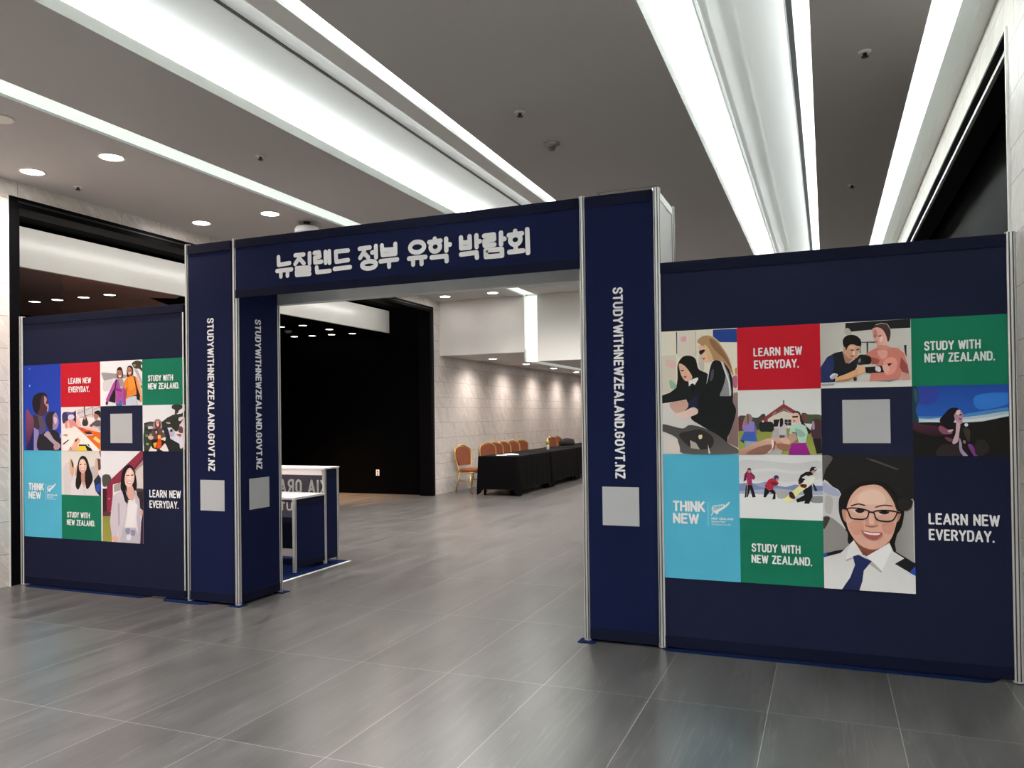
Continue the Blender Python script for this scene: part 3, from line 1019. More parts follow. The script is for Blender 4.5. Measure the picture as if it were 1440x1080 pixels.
al = [(-10.2, 7.58, 'leftmost small downlight of the upper row on the brown paper ceiling'), (-9.78, 7.6, 'second small downlight of the upper row on the brown paper ceiling'),
      (-9.28, 7.6, 'third small downlight, just right of the torn paper seam'), (-8.80, 7.6, 'fourth small downlight of the row, near the steel band'),
      (-9.72, 8.79, 'small downlight skimming the left wall panel top, leftmost of the second row'), (-9.26, 8.81, 'small downlight skimming the left wall panel top, middle of the second row'), (-8.79, 8.84, 'small downlight at the end of the second row beside the arch pillar'),
      (-9.20, 11.60, 'small downlight in the dark alcove beside the arch post'), (-8.72, 11.61, 'small downlight in the dark alcove, second of the upper pair'),
      (-10.05, 13.1, 'small downlight low in the dark alcove beside the round detector'), (-9.65, 13.15, 'small downlight second in the lower dark alcove row'), (-9.18, 13.15, 'small downlight third in the lower dark alcove row'),
      (-8.68, 12.36, 'faint small downlight between the dark alcove rows'), (-8.71, 13.18, 'small downlight farthest right in the dark alcove')]
for x, y, l in al:
    o = P_SM if first else copy_tree(P_SM); first = False
    o.location = (x, y, 3.194); o['label'] = l; o['group'] = 'small downlights in the alcove ceiling'
for (x, y, p) in ((-9.3, 12.3, 300), (-8.6, 12.4, 300)):
    spot(None, (x, y, 3.15), p, 62, (1.0, 0.55, 0.25), 0.9, 'alcove_beam')
t = thing('smoke_detector', 'dark round detector hanging in the black alcove seen through the arch', 'smoke detector', (-9.5, 12.2, 3.205))
bm = MB(); lathe(bm, [(0.07, 0), (0.07, -0.02), (0.055, -0.05), (0.02, -0.055)]); obj('detector_body', bm, mat('grey_plastic', (.3, .29, .28), .5), t)

M_SPRK = mat('sprinkler_chrome', (0.5, 0.48, 0.46), 0.35, 0.7)
def sprinkler(x, y, label):
    t = thing('sprinkler', label, 'sprinkler', (x, y, ZC), group='ceiling sprinklers')
    bm = MB(); lathe(bm, [(0.03, 0), (0.042, -0.003), (0.042, -0.008), (0.025, -0.012)], n=20); obj('flange', bm, M_WHITEP, t)
    bm = MB(); lathe(bm, [(0.012, -0.01), (0.012, -0.03), (0.022, -0.034), (0.022, -0.038), (0.005, -0.042)], n=14); obj('nozzle', bm, M_ALUD, t)
sprinkler(-6.62, 5.37, 'small sprinkler on the left ceiling, below the two largest downlights')
sprinkler(-4.46, 5.38, 'tiny sprinkler between the light slot and the wide left coffer')
sprinkler(-2.075, 5.38, 'small sprinkler in the middle dark ceiling, beside the smoke detector')
sprinkler(0.257, 5.35, 'small sprinkler in the right dark ceiling strip, the nearer one')
sprinkler(0.269, 8.43, 'small sprinkler in the right dark ceiling strip, the farther one above the right display wall')
t = thing('smoke_detector', 'round grey smoke detector on the middle dark ceiling above the arch', 'smoke detector', (-2.08, 6.12, ZC))
bm = MB(); lathe(bm, [(0.068, 0), (0.07, -0.012), (0.05, -0.028), (0.032, -0.034)], n=24); obj('detector_base', bm, mat('detector_grey', (.36, .35, .33), .6), t)
bm = MB(); lathe(bm, [(0.03, -0.03), (0.03, -0.05), (0.02, -0.056)], n=18); obj('sensor_chamber', bm, mat('detector_dark', (.22, .21, .2), .6), t)
t = thing('ceiling_speaker', 'round ceiling speaker with pale rim at the left picture edge', 'speaker', (-5.65, 3.93, ZC))
bm = MB(); lathe(bm, [(0.085, 0), (0.098, -0.002), (0.098, -0.01), (0.085, -0.008)], n=28); obj('rim', bm, M_WHITEP, t)
bm = MB(); lathe(bm, [(0.085, -0.001), (0.085, -0.005), (0.01, -0.004)], n=28); obj('grille', bm, mat('grille_grey', (.16, .16, .16), .6), t)
t = thing('ceiling_camera', 'white dome ceiling camera on a dark mount above the arch', 'camera', (-5.5, 7.42, ZC))
bm = MB(); lathe(bm, [(0.045, 0), (0.03, -0.03), (0.085, -0.04), (0.10, -0.055)], n=20); obj('mount', bm, mat('camera_mount', (.05, .045, .045), .5), t)
bm = MB(); lathe(bm, [(0.09, -0.05), (0.125, -0.062), (0.14, -0.085), (0.14, -0.125), (0.13, -0.135)], n=28); obj('housing', bm, mat('camera_white', (.85, .85, .85), .4), t)
bm = MB(); lathe(bm, [(0.095, -0.134), (0.09, -0.165), (0.06, -0.195), (0.01, -0.205)], n=24); obj('dome', bm, mat('camera_dome', (.02, .02, .02), .1), t)
M_HATCHL = mat('hatch_gap', (0.05, 0.045, 0.04), 0.8)
t = thing('ceiling_hatch', 'square access hatch outlined in the ceiling above the right pillar', 'hatch', (-1.83, 7.97, ZC))
bm = MB()
for a in ((-.3, -.3, .3, -.294), (-.3, .294, .3, .3), (-.3, -.3, -.294, .3), (.294, -.3, .3, .3)): box(bm, a[0], a[1], -0.0015, a[2], a[3], 0.001)
obj('gap', bm, M_HATCHL, t)
bm = MB(); box(bm, -.292, -.292, -0.0012, .292, .292, 0.001); obj('lid', bm, M_CEIL, t)
t = thing('power_outlet', 'white double power outlet low on the black alcove wall', 'outlet', (-8.3, OP1, 0.42))
bm = MB(); box(bm, -.038, -.008, -.06, .038, 0, .06); obj('cover_plate', bm, M_WHITE, t, bevel=.003)
bm = MB(); lathe(bm, [(.017, 0), (.017, .002), (.001, .0021)], n=14); o = obj('socket', bm, mat('socket_grey', (.35, .33, .3), .6), t); o.rotation_euler = (math.pi/2, 0, 0); o.location = (0, -.009, .025)
o2 = o.copy(); COL.objects.link(o2); o2.location = (0, -.009, -.025)

# ------------------------------------------------------------------ lettering
def arc(cx, cy_, rx, ry, a0, a1, n=8):
    return [(cx + rx * math.cos(math.radians(a0 + (a1 - a0) * i / n)), cy_ + ry * math.sin(math.radians(a0 + (a1 - a0) * i / n))) for i in range(n + 1)]
O_ = arc(.27, .73, .25, .27, 0, 180) + arc(.27, .27, .25, .27, 180, 360) + [(.52, .73)]
GL = {
 'A': (.62, [[(0, 0), (.31, 1), (.62, 0)], [(.11, .3), (.51, .3)]]),
 'C': (.52, [arc(.26, .73, .25, .27, 0, 180) + arc(.26, .27, .25, .27, 180, 360)]),
 'D': (.52, [[(0, 0), (0, 1), (.25, 1)] + arc(.25, .73, .27, .27, 90, 0) + arc(.25, .27, .27, .27, 0, -90) + [(0, 0)]]),
 'E': (.44, [[(.44, 1), (0, 1), (0, 0), (.44, 0)], [(0, .52), (.38, .52)]]),
 'G': (.52, [arc(.26, .73, .25, .27, 10, 180) + arc(.26, .27, .25, .27, 180, 360) + [(.51, .47), (.32, .47)]]),
 'H': (.52, [[(0, 0), (0, 1)], [(.52, 0), (.52, 1)], [(0, .52), (.52, .52)]]),
 'I': (.02, [[(0, 0), (0, 1)]]),
 'K': (.52, [[(0, 0), (0, 1)], [(.5, 1), (0, .38)], [(.16, .56), (.54, 0)]]),
 'L': (.42, [[(0, 1), (0, 0), (.42, 0)]]),
 'M': (.66, [[(0, 0), (0, 1), (.33, .35), (.66, 1), (.66, 0)]]),
 'N': (.52, [[(0, 0), (0, 1), (.52, 0), (.52, 1)]]),
 'O': (.54, [O_]),
 'P': (.5, [[(0, 0), (0, 1), (.24, 1)] + arc(.24, .74, .26, .26, 90, -90) + [(0, .48)]]),
 'R': (.52, [[(0, 0), (0, 1), (.24, 1)] + arc(.24, .74, .26, .26, 90, -90) + [(0, .48)], [(.28, .48), (.52, 0)]]),
 'S': (.5, [[(.49, .8), (.45, .92), (.35, 1), (.15, 1), (.05, .92), (.01, .78), (.05, .62), (.15, .55), (.35, .46), (.46, .38), (.5, .23), (.45, .08), (.35, 0), (.14, 0), (.04, .08), (0, .2)]]),
 'T': (.5, [[(0, 1), (.5, 1)], [(.25, 1), (.25, 0)]]),
 'U': (.52, [[(0, 1), (0, .27)] + arc(.26, .27, .26, .27, 180, 360) + [(.52, 1)]]),
 'V': (.58, [[(0, 1), (.29, 0), (.58, 1)]]),
 'W': (.8, [[(0, 1), (.2, 0), (.4, .92), (.6, 0), (.8, 1)]]),
 'Y': (.56, [[(0, 1), (.28, .48), (.56, 1)], [(.28, .48), (.28, 0)]]),
 'Z': (.48, [[(0, 1), (.48, 1), (0, 0), (.48, 0)]]),
 '.': (.0, [[(0, -.02), (0, .02)]]), ' ': (.16, []),
}
def strokes_of(txt, gap=.30):
    x = 0; out = []
    for ch in txt:
        w, st = GL[ch]
        for s in st: out.append([(x + a, b) for a, b in s])
        x += w + gap
    return out, x - gap
def ribbon(bm, strokes, half, place, nseg=12):
    """flat round-capped strokes; place(u, v, lift) gives the world point; overlapping pieces sit on hair-thin separate levels"""
    for si, s in enumerate(strokes):
        base = (si % 4) * 9
        for i, p in enumerate(s):
            d = (base + i % 6) * 3e-5
            bm.faces.new([bm.verts.new(place(p[0] + half * math.cos(2*math.pi*k/nseg), p[1] + half * math.sin(2*math.pi*k/nseg), d)) for k in range(nseg)])
        for i, (a, b) in enumerate(zip(s, s[1:])):
            dx, dy = b[0] - a[0], b[1] - a[1]; L = math.hypot(dx, dy)
            if L < 1e-6: continue
            d = (base + 6 + i % 3) * 3e-5
            nx, ny = -dy / L * half, dx / L * half
            bm.faces.new([bm.verts.new(place(*q, d)) for q in ((a[0]+nx, a[1]+ny), (b[0]+nx, b[1]+ny), (b[0]-nx, b[1]-ny), (a[0]-nx, a[1]-ny))])
def lettering(txt, x0, x1, z0, z1, place, parent, name='lettering', weight=.17, m=None, gap=.30):
    st, W = strokes_of(txt, gap)
    h = z1 - z0; half = h * weight / 2
    sx = (x1 - x0 - 2 * half) / W; sz = h - 2 * half
    S = [[(x0 + half + a * sx, z0 + half + b * sz) for a, b in s] for s in st]
    bm = MB(); ribbon(bm, S, half, place)
    o = obj(name, bm, m or M_INK, parent); return o
def nrm(bm_o, vec):                        # make every face look along vec
    me = bm_o.data
    for p in me.polygons:
        if p.normal.dot(Vector(vec)) < 0: p.flip()

# ------------------------------------------------------------------ booth pieces
YP = 5.06                                   # line of the booth front posts
YFAB = 5.035                                # face of the front fabric
PR = 0.026
def post_mesh(bm, x, y, z0, z1, r=PR):
    n = 32; prof = []
    for k in range(n):
        ph = k % 4
        prof.append(r if ph in (0, 1, 3) else r * 0.80)
    rings = []
    for z in (z0, z1):
        rings.append([bm.verts.new((x + prof[k] * math.cos(2*math.pi*k/n), y + prof[k] * math.sin(2*math.pi*k/n), z)) for k in range(n)])
    for k in range(n):
        f = bm.faces.new((rings[0][k], rings[0][(k+1)%n], rings[1][(k+1)%n], rings[1][k]))
        f.material_index = 1 if (k % 4 in (1, 2)) and False else 0
    bm.faces.new(rings[0][::-1]); bm.faces.new(rings[1])
    for k in range(2, n, 4):                # dark groove floors
        a0 = 2*math.pi*(k-.75)/n; a1 = 2*math.pi*(k+.75)/n; rr = r * 0.93
        v = [bm.verts.new((x + rr*math.cos(a), y + rr*math.sin(a), z)) for z in (z0 + .01, z1 - .002) for a in (a0, a1)]
        f = bm.faces.new((v[0], v[1], v[3], v[2])); f.material_index = 1
def post(parent, x, y, z0, z1, r=PR):
    bm = MB(); post_mesh(bm, x, y, z0, z1, r); return obj('post', bm, [M_ALU, M_ALUD], parent)
def front(u, v, y=YFAB): return (u, y, v)
def fabric_front(parent, x0, x1, z0, z1, m, hem=0.07, y=YFAB, name='fabric_panel'):
    bm = MB(); box(bm, x0, y, z0 + 0.01, x1, y + 0.03, z1 - 0.004)
    p = obj(name, bm, m, parent)
    for a, b in ((z1 - hem, z1), (z0, z0 + hem)):
        bm = MB(); box(bm, x0, y - 0.006, a, x1, y + 0.002, b); obj('hem', bm, M_HEM, p, bevel=0.002)
    return p
def blank_label(parent, x0, x1, z0, z1, y=YFAB):
    bm = MB(); box(bm, x0, y - 0.002, z0, x1, y, z1); return tag(obj('blank_label', bm, M_STICK, parent), 'plain pale square label')
def cmix(a, b, t): return tuple(a[i] + (b[i] - a[i]) * t for i in range(3))
def smooth_poly(p, n=4):
    out = []; N = len(p)
    for i in range(N):
        p0, p1, p2, p3 = p[i-1], p[i], p[(i+1)%N], p[(i+2)%N]
        for k in range(n):
            t = k / n
            out.append(tuple(0.5 * (2*p1[j] + (p2[j]-p0[j])*t + (2*p0[j]-5*p1[j]+4*p2[j]-p3[j])*t*t + (3*p1[j]-p0[j]-3*p2[j]+p3[j])*t**3) for j in (0, 1)))
    return out
def picture(key, parent, label, y=YFAB):
    """a printed photograph: flat coloured shapes laid over each other inside one tile"""
    (X0, Z0, X1, Z1), data = ART[key]
    bm = MB(); cl = bm.loops.layers.float_color.new('print')
    bm_faces = []
    for i, line in enumerate(data.strip().splitlines()):
        q = line.split(); cs = q[0]
        if q[1] == 'full': pts = [(0, 0), (1, 0), (1, 1), (0, 1)]
        else:
            s = q[2]; pts = [(int(s[k:k+3]) / 999.0, int(s[k+3:k+6]) / 999.0) for k in range(0, len(s), 6)]
            if q[1] == 's': pts = [(min(max(a, 0), 1), min(max(b, 0), 1)) for a, b in smooth_poly(pts)]
        cleaned = []
        for p in pts:
            if not cleaned or (abs(p[0]-cleaned[-1][0]) + abs(p[1]-cleaned[-1][1])) > 1e-4: cleaned.append(p)
        if len(cleaned) > 2 and abs(cleaned[0][0]-cleaned[-1][0]) + abs(cleaned[0][1]-cleaned[-1][1]) < 1e-4: cleaned.pop()
        if len(cleaned) < 3: continue
        area2 = sum(a[0]*b[1]-b[0]*a[1] for a, b in zip(cleaned, cleaned[1:] + cleaned[:1]))
        if abs(area2) < 1e-7: continue
        if area2 < 0: cleaned.reverse()
        yy = y - 0.0006 - 0.00012 * i
        vs = [bm.verts.new((X0 + a * (X1 - X0), yy, Z0 + b * (Z1 - Z0))) for a, b in cleaned]
        f = bm.faces.new(vs)
        if '>' in cs or '|' in cs:
            c1, c2 = (lin(c) for c in cs.replace('|', '>').split('>')); ax = 1 if '>' in cs else 0
            lo = min(p[ax] for p in cleaned); hi = max(p[ax] for p in cleaned)
            for lp, p in zip(f.loops, cleaned):
                t = (p[ax] - lo) / (hi - lo)
                lp[cl] = (*(cmix(c2, c1, t) if ax == 1 else cmix(c1, c2, t)), 1)
        else:
            c = lin(cs)
            for lp in f.loops: lp[cl] = (*c, 1)
    box_lo = MB(); box_lo.free()
    me = bpy.data.meshes.new('photo_tile'); bm.to_mesh(me); bm.free()
    o = bpy.data.objects.new('photo_tile', me); COL.objects.link(o); me.materials.append(M_PRINT); o.parent = parent
    return tag(o, label)
def colour_tile(parent, x0, x1, z0, z1, m, label, name='colour_tile', y=YFAB):
    bm = MB(); box(bm, x0, y - 0.0012, z0, x1, y, z1); return tag(obj(name, bm, m, parent), label)
def mosaic(parent, X, Z, pics):
    F = lambda u, v, d=0: (u, YFAB - 0.0025 - d, v)
    T = lambda c, r, m, l, c2=None, r2=None: colour_tile(parent, X[c], X[c2 or c+1], Z[r], Z[r2 or r+1], m, l)
    a = T(1, 3, M_RED, 'red printed tile with white slogan')
    x, z = X[1], Z[3]
    nrm(lettering('LEARN NEW', x+.097, x+.38, z+.207, z+.26, F, a), (0,-1,0)); nrm(lettering('EVERYDAY.', x+.099, x+.36, z+.130, z+.183, F, a), (0,-1,0))
    a = T(3, 3, M_GREEN, 'upper green printed tile with white slogan')
    x, z = X[3], Z[3]
    nrm(lettering('STUDY WITH', x+.066, x+.348, z+.203, z+.256, F, a), (0,-1,0)); nrm(lettering('NEW ZEALAND.', x+.066, x+.416, z+.134, z+.187, F, a), (0,-1,0))
    a = T(2, 2, M_CELL, 'slate printed tile with a plain label'); bm = MB(); xx = (X[2]+X[3])/2; zz = (Z[2]+Z[3])/2
    box(bm, xx-.128, YFAB-.0025, zz-.128, xx+.128, YFAB-.001, zz+.128); tag(obj('blank_label', bm, M_STICK, a), 'plain pale square label')
    a = T(0, 0, M_TEAL, 'teal printed tile with white logo', None, 2)
    x, z = X[0], Z[0]
    nrm(lettering('THINK', x+.06, x+.262, z+.428, z+.497, F, a, weight=.20, gap=.27), (0,-1,0)); nrm(lettering('NEW', x+.06, x+.225, z+.350, z+.418, F, a, weight=.20, gap=.27), (0,-1,0))
    ox, oz = x + 0.985, z - 0.462
    bm = MB(); G = lambda p: (p[0] + ox, YFAB - 0.0025, p[1] + oz)
    st = [(p[0] + ox, p[1] + oz) for p in FERN['stem']]
    ribbon(bm, [st], .0028, F, 8); ribbon(bm, [[(p[0] + ox, p[1] + oz) for p in FERN['top']]], .0022, F, 8)
    bm.faces.new([bm.verts.new(G(p)) for p in FERN['lower']])
    tp = FERN['top']; sm = FERN['stem']
    for k in range(9):                      # upper fronds between the rim and the stem
        t = (k + .5) / 9
        i = t * 5; j = min(int(i), 4); A = [tp[j][q] + (tp[j+1][q] - tp[j][q]) * (i - j) for q in (0, 1)]
        i = .8 + t * 3.0; j = min(int(i), 4); B = [sm[j][q] + (sm[j+1][q] - sm[j][q]) * (i - j) for q in (0, 1)]
        ribbon(bm, [[(A[0] + ox, A[1] + oz), (B[0] + ox, B[1] + oz)]], .0017, F, 6)
    bm.faces.new([bm.verts.new(F(*q)) for q in ((x+.280, z+.345), (x+.282, z+.345), (x+.282, z+.493), (x+.280, z+.493))])
    o = obj('fern_emblem', bm, M_INK, a); nrm(o, (0,-1,0))
    nrm(lettering('NEW ZEALAND', x+.302, x+.435, z+.383, z+.397, F, a, weight=.22), (0,-1,0))
    nrm(lettering('EDUCATION', x+.302, x+.385, z+.366, z+.376, F, a, weight=.2), (0,-1,0))
    cu = bpy.data.curves.new('motto', 'FONT'); cu.body = 'Manapou ki te Ao'; cu.size = .0165
    co = bpy.data.objects.new('motto', cu); COL.objects.link(co)
    bpy.context.view_layer.update()
    me = bpy.data.meshes.new_from_object(co); bpy.data.objects.remove(co)
    mo = bpy.data.objects.new('lettering', me); COL.objects.link(mo); me.materials.clear(); me.materials.append(M_INK)
    mo.parent = a; mo.rotation_euler = (math.pi/2, 0, 0); mo.location = (x+.302, YFAB-.0028, z+.349)
    wd = max(v.co.x for v in me.vertices) or 1; mo.scale = (.118 / wd, .118 / wd, 1)
    a = T(1, 0, M_GREEN, 'lower green printed tile with white slogan')
    x, z = X[1], Z[0]
    nrm(lettering('STUDY WITH', x+.068, x+.352, z+.194, z+.246, F, a), (0,-1,0)); nrm(lettering('NEW ZEALAND.', x+.066, x+.416, z+.125, z+.177, F, a), (0,-1,0))
    # slogan printed straight on the navy cloth
    x, z = X[3], Z[0]
    nrm(lettering('LEARN NEW', x+.072, x+.424, z+.402, z+.467, F, parent, weight=.165), (0,-1,0)); nrm(lettering('EVERYDAY.', x+.072, x+.397, z+.312, z+.376, F, parent, weight=.165), (0,-1,0))
    for k, l in pics: picture(k, parent, l)

def wing(name, label, x0, x1, outer_left, X, Z, pics):
    t = thing(name, label, 'exhibition panel', ((x0 + x1) / 2, YP, 0))
    inv = lambda o: setattr(o, 'matrix_parent_inverse', Matrix.Translation(t.location).inverted()) or o
    fab = fabric_front(t, x0, x1, 0.02, 2.49, M_NAVY); inv(fab)
    mosaic(fab, X, Z, pics)
    bm = MB(); box(bm, x0, YP + 0.005, 0.05, x1, YP + 0.012, 2.44); inv(tag(obj('back_panel', bm, M_WHITE, t), 'white back panel'))
    for z in (0.03, 2.44):
        bm = MB(); box(bm, x0, YP + 0.002, z, x1, YP + 0.028, z + 0.045); inv(obj('rail', bm, M_ALU, t))
    inv(post(t, x0 - 0.03 if outer_left else x1 + 0.024, YP - 0.012, 0.006, 2.50))
    xi = x1 - 0.01 if outer_left else x0 - 0.004
    bm = MB(); box(bm, xi - .006, YP - .03, 0.02, xi + .006, YP + 0.03, 2.49); inv(obj('edge_profile', bm, M_ALU, t))
    return t
LXs = [-6.930, -6.441, -5.951, -5.456, -4.984]; LZs = [0.457, 0.855, 1.253, 1.647, 2.041]
RXs = [-0.985, -0.511, -0.029, 0.459, 0.936]; RZs = [0.462, 0.862, 1.256, 1.655, 2.045]
wing('exhibition_wall', 'navy exhibition wall with photo mosaic left of the entrance arch, beside the black opening', -6.93, -4.985, True, LXs, LZs,
     [('LA', 'tall printed photo of two people gazing up under blue light'), ('LB', 'printed photo of two women in purple and orange tops'), ('LC', 'printed photo of students around an orange table'),
      ('LD', 'printed photo of a woman crouching with a gourd in a garden'), ('LE', 'printed photo of a smiling woman with long wavy hair'), ('LF', 'printed photo of a standing woman in a pale open shirt')])
wing('exhibition_wall', 'navy exhibition wall with large photo mosaic right of the entrance arch, nearest the viewer', -0.985, 0.936, False, RXs, RZs,
     [('A', 'printed photo of two women at a laboratory bench'), ('B', 'printed photo of a man and a woman handling a camera'), ('C', 'printed photo of a woman leading someone by the hand to a red gabled house'),
      ('D', 'printed photo of a seated woman gazing up under a blue dome'), ('E', 'printed photo of three people on a snow slope'), ('F', 'large printed portrait of a woman in glasses and pilot shirt')])

# entrance arch ------------------------------------------------------
XA = (-4.96, -4.459, -1.507, -1.008)
YK = 5.575; HA = 2.975
t = thing('entrance_arch', 'tall navy entrance arch with white Korean title and vertical web address on its pillars', 'arch', (-2.98, YP, 0))
inv = lambda o: setattr(o, 'matrix_parent_inverse', Matrix.Translation(t.location).inverted()) or o
for x in XA:
    for y in (YP, YK):
        inv(post(t, x, y, 0.006, HA + 0.012))
for nm, xa, xb, tx in (('l', XA[0], XA[1], (-4.735, -4.665)), ('r', XA[2], XA[3], (-1.300, -1.232))):
    p = inv(fabric_front(t, xa + .022, xb - .022, 0.02, HA, M_NAVY2, hem=0.075, name='pillar_front'))
    tag(p, 'navy pillar front with vertical white web address')
    base, cap = tx
    o = lettering('STUDYWITHNEWZEALAND.GOVT.NZ', 0, 1.262, 0, cap - base, lambda u, v, d, b=base: (b + v, YFAB - 0.003 - d, 2.354 - u), p, weight=.19, gap=.30); nrm(o, (0,-1,0))
    xm = (xa + xb) / 2 + (.0135 if nm == 'l' else -.008)
    blank_label(p, xm - .127, xm + .125, .766, 1.018) if nm == 'l' else blank_label(p, xm - .124, xm + .122, .782, 1.037)
    bm = MB(); box(bm, xa + .02, YK + .004, 0.05, xb - .02, YK + 0.012, HA - .05); inv(tag(obj('pillar_back', bm, M_WHITE, t), 'white pillar back panel'))
    for za, zb in ((HA - .05, HA), (.02, .06)):
        bm = MB(); box(bm, xa + .02, YK - .012, za, xb - .02, YK + .014, zb); inv(obj('rail', bm, M_ALU, t))
# side cloth of the left pillar facing the gateway
xs = XA[1] + 0.022
bm = MB(); box(bm, xs - .02, YP + .024, .02, xs, YK - .024, HA - .004); p = inv(tag(obj('pillar_side', bm, M_NAVY2, t), 'navy pillar side with vertical white web address'))
bm = MB(); box(bm, xs - .004, YP + .024, .02, xs + .005, YK - .024, .095); obj('hem', bm, M_HEM, p, bevel=.002)
o = lettering('STUDYWITHNEWZEALAND.GOVT.NZ', 0, 1.262, 0, .074, lambda u, v, d: (xs + 0.003 + d, 5.258 + v, 2.354 - u), p, weight=.19); nrm(o, (1,0,0))
bm = MB(); box(bm, xs, 5.172, .766, xs + .0025, 5.420, 1.022); tag(obj('blank_label', bm, M_STICK, p), 'plain pale square label')
# remaining sides: white infill panels with rails
for x, d in ((XA[0], -1), (XA[3], 1)):
    bm = MB(); box(bm, x + d * .004, YP + .022, .06, x + d * .010, YK - .022, HA - .05); q = inv(tag(obj('pillar_side', bm, M_WHITE, t), 'white pillar outer side'))
    for za, zb in ((HA - .05, HA), (.02, .06)):
        bm = MB(); box(bm, x - .012, YP + .022, za, x + .014, YK - .022, zb); inv(obj('rail', bm, M_ALU, t))
xs2 = XA[2] - .022
bm = MB(); box(bm, xs2, YP + .024, .02, xs2 + .02, YK - .024, HA - .004); inv(obj('pillar_side', bm, M_NAVY2, t))
# header
hx0, hx1 = XA[1] + .022, XA[2] - .022
bm = MB(); box(bm, hx0, YFAB, 2.505, hx1, YFAB + .03, HA); p = inv(tag(obj('header_front', bm, M_NAVY2, t), 'navy header cloth with white Korean title'))
for a, b in ((HA - .07, HA), (2.50, 2.566)):
    bm = MB(); box(bm, hx0, YFAB - .006, a, hx1, YFAB + .002, b); obj('hem', bm, M_HEM, p, bevel=.002)
bm = MB(); ribbon(bm, KOREAN, 0.0172, lambda u, v, d: (u, YFAB - .004 - d, v), 12); o = obj('lettering', bm, M_INK, p); nrm(o, (0,-1,0)); tag(o, 'rounded white Korean title')
bm = MB(); box(bm, hx0, YK - .03, 2.505, hx1, YK + .03, 2.64); inv(tag(obj('header_beam', bm, mat('beam_alu', (.62, .64, .63), .4, .5), t, bevel=.008), 'silver beam at the back of the header'))
for za, zb in ((HA - .05, HA),):
    bm = MB(); box(bm, hx0, YK - .02, za, hx1, YK + .02, zb); inv(obj('header_rail', bm, M_ALU, t))
bm = MB(); box(bm, hx0, YK + .004, 2.52, hx1, YK + .012, HA - .05); inv(obj('header_back', bm, M_WHITE, t))
# blue carpet pads under the feet of the posts
for x, y, lb in ((XA[2], YP - .02, 'small blue carpet pad under the front left post of the right pillar'), (XA[1], YP - .01, 'small blue carpet pad under the front right post of the left pillar'), (XA[1] + .01, YK, 'small blue carpet pad under the rear inner post of the left pillar')):
    bm = MB(); box(bm, x - .055, y - .05, .0003, x + .06, y + .05, .0055); tag(obj('carpet_pad', bm, M_CARPET), lb, 'carpet', 'blue pads under the arch posts')

def carpet(pts, label, name='carpet_strip'):
    bm = MB(); v = [bm.verts.new((x, y, 0.0005)) for x, y in pts]; w = [bm.verts.new((x, y, 0.006)) for x, y in pts]
    bm.faces.new(v[::-1]); bm.faces.new(w)
    for i in range(len(v)): bm.faces.new((v[i], v[(i+1)%len(v)], w[(i+1)%len(v)], w[i]))
    return tag(obj(name, bm, M_CARPET), label, 'carpet')
def bow(x0, x1, y0, y1, r):
    pts = [(x0, y1)]
    for k in range(9): pts.append((x0 + r * k / 8, y1 - (y1 - y0) * math.sin(math.pi/2 * k / 8)))
    for k in range(9): pts.append((x1 - r + r * k / 8, y0 + (y1 - y0) * (1 - math.cos(math.pi/2 * k / 8))))
    return pts
carpet(bow(-6.98, -5.35, YP - .065, YP + .3, .12), 'dark blue carpet strip under the left exhibition wall, its outer half')
carpet(bow(-5.34, -4.60, YP - .085, YP + .25, .18), 'dark blue carpet strip under the left exhibition wall, its half beside the pillar')
carpet(bow(-1.15, 0.985, YP - .065, YP + .3, .2), 'dark blue carpet strip under the right exhibition wall')

# reception counter --------------------------------------------------
XC = -4.84
t = thing('reception_counter', 'navy reception counter with white tops and mirrored KIA ORA sign behind the left pillar', 'counter', (XC - .5, 6.65, 0))
inv = lambda o: setattr(o, 'matrix_parent_inverse', Matrix.Translation(t.location).inverted()) or o
XD = XC - 1.0
for x in (XC, XD):
    inv(post(t, x, 6.28, .012, .722, .02)); inv(post(t, x, 6.775, .012, .985, .02)); inv(post(t, x, 7.0, .012, .985, .02))
    bm = MB(); box(bm, x - .012, 6.30, .05, x + .012, 6.755, .72); p = inv(obj('side_panel', bm, M_NAVY2, t))
    for a, b in ((.05, .11), (.655, .72)):
        bm = MB(); box(bm, x - .015, 6.302, a, x + .015, 6.753, b); obj('hem', bm, M_HEM, p, bevel=.002)
    bm = MB(); box(bm, x - .012, 6.795, .05, x + .012, 6.98, .98); p = inv(obj('side_panel', bm, M_NAVY2, t))
    for a, b in ((.05, .11), (.915, .98)):
        bm = MB(); box(bm, x - .015, 6.797, a, x + .015, 6.978, b); obj('hem', bm, M_HEM, p, bevel=.002)
bm = MB(); box(bm, XD - .02, 6.27, .722, XC + .018, 6.76, .745); inv(obj('desk_top', bm, M_WHITE, t, bevel=.003))
bm = MB(); box(bm, XD - .02, 6.75, .985, XC + .02, 7.02, 1.003); inv(obj('counter_top', bm, M_WHITE, t, bevel=.003))
bm = MB(); box(bm, XD, 6.762, .925, XC - .02, 6.79, .985); inv(obj('rail', bm, mat('rail_pinkish_white', (.72, .68, .69), .5), t))
M_SIGNG = mat('sign_grey', lin('5c5b66'), .6)
bm = MB(); box(bm, XD + .02, 6.985, .10, XC - .02, 6.998, .94); p = inv(tag(obj('sign_panel', bm, M_SIGNG, t), 'grey back of sign with mirrored white letters'))
ys = 6.981
o = lettering('KIA ORA', 0, .625, 0, .158, lambda u, v, d: (-4.955 - u, ys - d, .70 + v), p, weight=.17, gap=.36); nrm(o, (0,-1,0))
o = lettering('UT', 0, .17, 0, .094, lambda u, v, d: (-5.405 - u, ys - d, .513 + v), p, weight=.2); nrm(o, (0,-1,0))
bm = MB(); box(bm, XD + .02, 6.980, .10, XC - .02, 6.985, .44); inv(tag(obj('lower_panel', bm, M_NAVY, t), 'navy lower sign cloth'))
